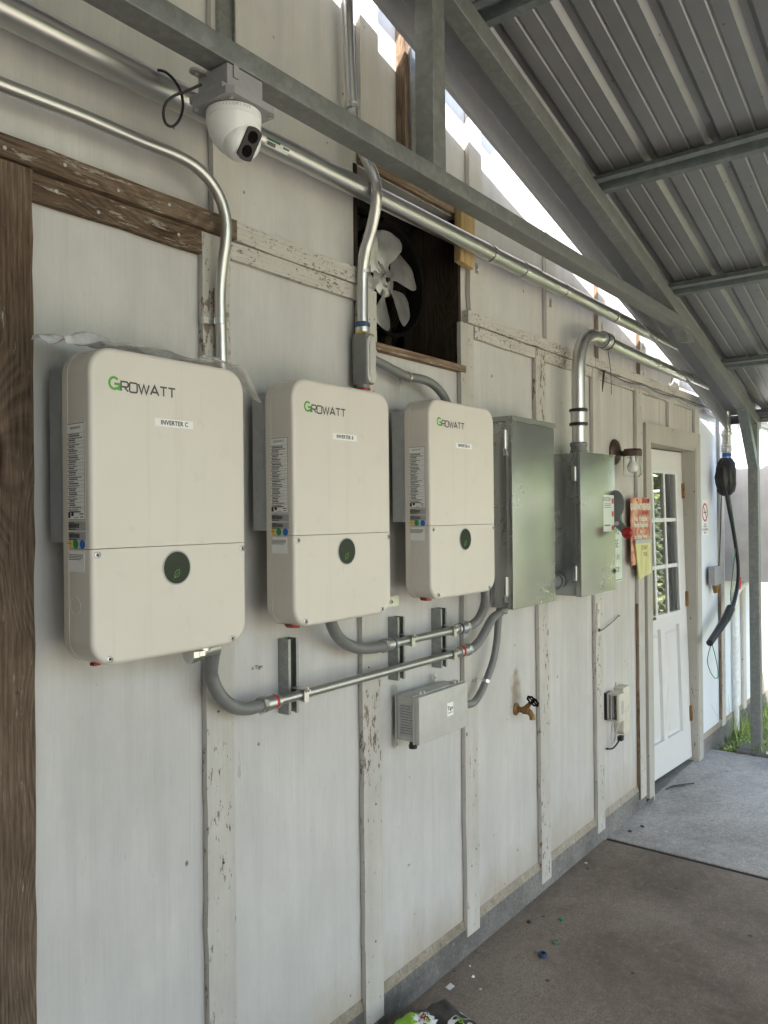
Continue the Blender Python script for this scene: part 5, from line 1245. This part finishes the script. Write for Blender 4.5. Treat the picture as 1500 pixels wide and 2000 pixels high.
for i, (x, y, s_, m, lab) in enumerate(((2.45, -.10, .006, 'paper_white', 'white pebble sized crumb nearest the paper scrap'), (2.50, -.055, .004, 'paper_white', 'tiny white crumb close to the wall base'), (2.40, -.16, .005, 'beige_plastic', 'pale crumb on the floor in front of the paper scrap'), (2.91, -.085, .010, 'bronze', 'dark round knot of debris near the wall'), (3.51, -.08, .007, 'soil', 'dark clod on the floor before the joint'), (3.56, -.05, .007, 'beige_plastic', 'pale curled chip on the floor before the joint'), (4.05, -.08, .010, 'soil', 'dark leaf scrap on the grey slab near the joint'), (4.15, -.11, .010, 'soil', 'second dark leaf scrap farther along the grey slab'))):
    b = MB(); b.lathe((x, y, .0), (0, 0, 1), [(s_, 0), (s_ * .9, s_ * .5), (s_ * .3, s_ * .8)], 7)
    for v in b.bm.verts: v.co.x += random.uniform(-.3, .3) * s_; v.co.y += random.uniform(-.3, .3) * s_
    small('leaf_scrap' if 'leaf' in lab else 'floor_crumb', m, lab, 'litter', b, 'bits of litter on the floor')
b = MB(); b.tube([(4.78, -.03, .004), (4.84, -.05, .012), (4.92, -.085, .006), (4.99, -.13, .004)], .004, 8, smooth=1); b.tube([(4.80, -.035, .008), (4.85, -.075, .012), (4.91, -.10, .004)], .003, 8, smooth=1); small('rubber_strip', 'rubber_black', 'torn black rubber strip curling out from under the door', 'rubber strip', b)
b = MB(); b._add([(5.80, -.36, .0), (5.84, -.33, .0), (5.86, -.40, .0), (5.835, -.36, .035), (5.80, -.37, .03)], [(0, 1, 3, 4), (1, 2, 3), (0, 4, 2), (2, 4, 3), (0, 2, 1)]); small('cardboard_scrap', 'beige_plastic', 'folded tan scrap leaning at the foot of the carport post', 'scrap', b)
# pencilled installer notes
text('pencil_note', 'x Tigo', .016, 'logo_grey', shed, (1.505, -.0012, 1.250)); text('pencil_note', 'ms', .014, 'logo_grey', shed, (2.20, -.0012, .465))

# ------------------------------------------------------------------ what stands round about, seen past the post and mirrored in glass and steel
c = thing('neighbour_house', 'pale house with framed windows glaring in the sun beyond the carport post', 'house', (15, 2, 0))
b = MB(); b.box(15, 22, -1.2, 8, -.1, 3.6); b.build('wall', 'house_wall', c, 0)
b = MB(); b.prism([(14.4, 3.602), (22.5, 3.602), (18.5, 5.0)], 'y', -1.7, 8.5); b.build('roof', 'house_trim', c, 0)
for y in (.2, 2.6, 5.0):
    b = MB(); b.box(14.96, 14.999, y, y + 1.2, 1.4, 2.7); f_ = b.build('window_frame', 'white_plastic', c, 0)
    b = MB(); b.box(14.95, 14.9595, y + .08, y + .56, 1.48, 2.62); b.box(14.95, 14.9595, y + .64, y + 1.12, 1.48, 2.62); b.build('window_pane', 'house_trim', f_, 0)
c = thing('chain_link_fence', 'galvanized chain link fence mirrored in the door panes', 'fence', (7.9, -5, -.07))
for y in (-.95, -3.4, -5.9, -8.4): 
    b = MB(); b.cyl((7.9, y, -.1), (7.9, y, 1.95), .03, 12); b.build('post', 'fitting_zinc', c)
b = MB(); b.cyl((7.9, -.95, 1.92), (7.9, -8.4, 1.92), .022, 10); b.build('top_rail', 'fitting_zinc', c)
b = MB(); H_ = 1.95; p__ = .085
k = -int(H_ / p__)
while -.97 - k * p__ > -8.4:
    for s_ in (1, -1):
        y0_ = -.97 - k * p__; a_ = (y0_, 0) ; e_ = (y0_ - H_, H_)
        if s_ < 0: a_ = (y0_ - H_, 0); e_ = (y0_, H_)
        # clip to the fence's length
        def cl(a_, e_):
            (ya, za), (yb, zb) = a_, e_; lo, hi = 0., 1.
            d_ = yb - ya
            for lim, sg in ((-.97, 1), (-8.38, -1)):
                f0 = (ya - lim) * sg; f1 = (yb - lim) * sg
                if f0 > 0 and f1 > 0: return None
                if f0 > 0: lo = max(lo, f0 / (f0 - f1))
                if f1 > 0: hi = min(hi, f0 / (f0 - f1))
            if hi - lo < .01: return None
            return (ya + d_ * lo, za + (zb - za) * lo), (ya + d_ * hi, za + (zb - za) * hi)
        r_ = cl(a_, e_)
        if r_: b.tube([(7.9 + .004 * s_, r_[0][0], r_[0][1] - .05), (7.9 + .004 * s_, r_[1][0], r_[1][1] - .05)], .0035, 4)
    k += 1
b.build('wire_mesh', 'fitting_zinc', c, 0)
def tree(x, y, h, rad, label, n=1900, lm='leaf', grp='trees beyond the yard'):
    t_ = thing('tree', label, 'tree' if lm == 'leaf' else 'bush', (x, y, -.07), grp)
    b = MB(); b.tube([(x, y, -.1), (x + .1, y, h * .3), (x + .05, y + .1, h * .62), (x, y, h * .85)], [.16, .13, .08, .03], 10, smooth=1, seg=.3)
    for k in range(6):
        a = k * 1.05; b.tube([(x + .08, y, h * (.32 + .07 * k)), (x + rad * .6 * math.cos(a), y + rad * .6 * math.sin(a), h * (.5 + .07 * k))], [.06, .02], 8)
    b.build('trunk', 'bark', t_)
    b = MB(); cl_ = [(random.gauss(0, .42) * rad, random.gauss(0, .42) * rad, random.uniform(.08 if h < 4 else .35, 1) * h, random.uniform(.18, .36) * rad) for _ in range(26 if h > 4 else 44)]
    for k in range(n):
        cx_, cy_, cz_, cr_ = random.choice(cl_); d = Vector((random.gauss(0, 1), random.gauss(0, 1), random.gauss(0, .8))).normalized() * cr_ * random.uniform(.5, 1.1)
        p = Vector((x + cx_, y + cy_, cz_)) + d; s_ = random.uniform(.05, .12); a1 = Vector((random.gauss(0, 1), random.gauss(0, 1), random.gauss(0, .6))).normalized(); a2 = a1.orthogonal().normalized()
        b.quad(p - a1 * s_, p + a2 * s_ * .5, p + a1 * s_, p - a2 * s_ * .5)
    b.build('crown', lm, t_, 0)
random.seed(21)
for x, y, h, r_, l_ in ((12.5, -5.5, 5.5, 2.2, 'tall leafy tree farthest from the shed'), (10.0, -8.0, 4.2, 1.9, 'round leafy tree behind the middle of the fence'), (3.5, -13.5, 5.5, 2.5, 'spreading tree across the yard facing the inverters'), (-3.5, -12.5, 4.6, 2.2, 'leafy tree across the yard at the left')):
    tree(x, y, h, r_, l_)
for i, (x, y, h, r_) in enumerate(((-8, -13, 7, 3.2), (-.5, -15, 8, 3.4), (7.5, -15, 7.5, 3.2), (12.5, -12.5, 7, 3.0), (-6, -18, 9, 3.6), (4, -19, 9, 3.8))):
    tree(x, y, h, r_, ('broad tree at the far left of the yard', 'tall tree across the yard facing inverter B', 'tall tree across the yard facing the grey enclosures', 'tall tree across the yard toward the fence corner', 'tallest tree behind the left row across the yard', 'tallest tree behind the right row across the yard')[i], 2600)
for x, y, l_ in ((9.3, -1.5, 'sunlit green bush behind the chain link fence, nearest the shed'), (9.5, -2.9, 'sunlit green bush behind the chain link fence, middle of three'), (9.4, -4.4, 'sunlit green bush behind the chain link fence, farthest from the shed')):
    tree(x, y, 3.5, 1.35, l_, 5200, 'bush_leaf', 'bushes behind the fence')
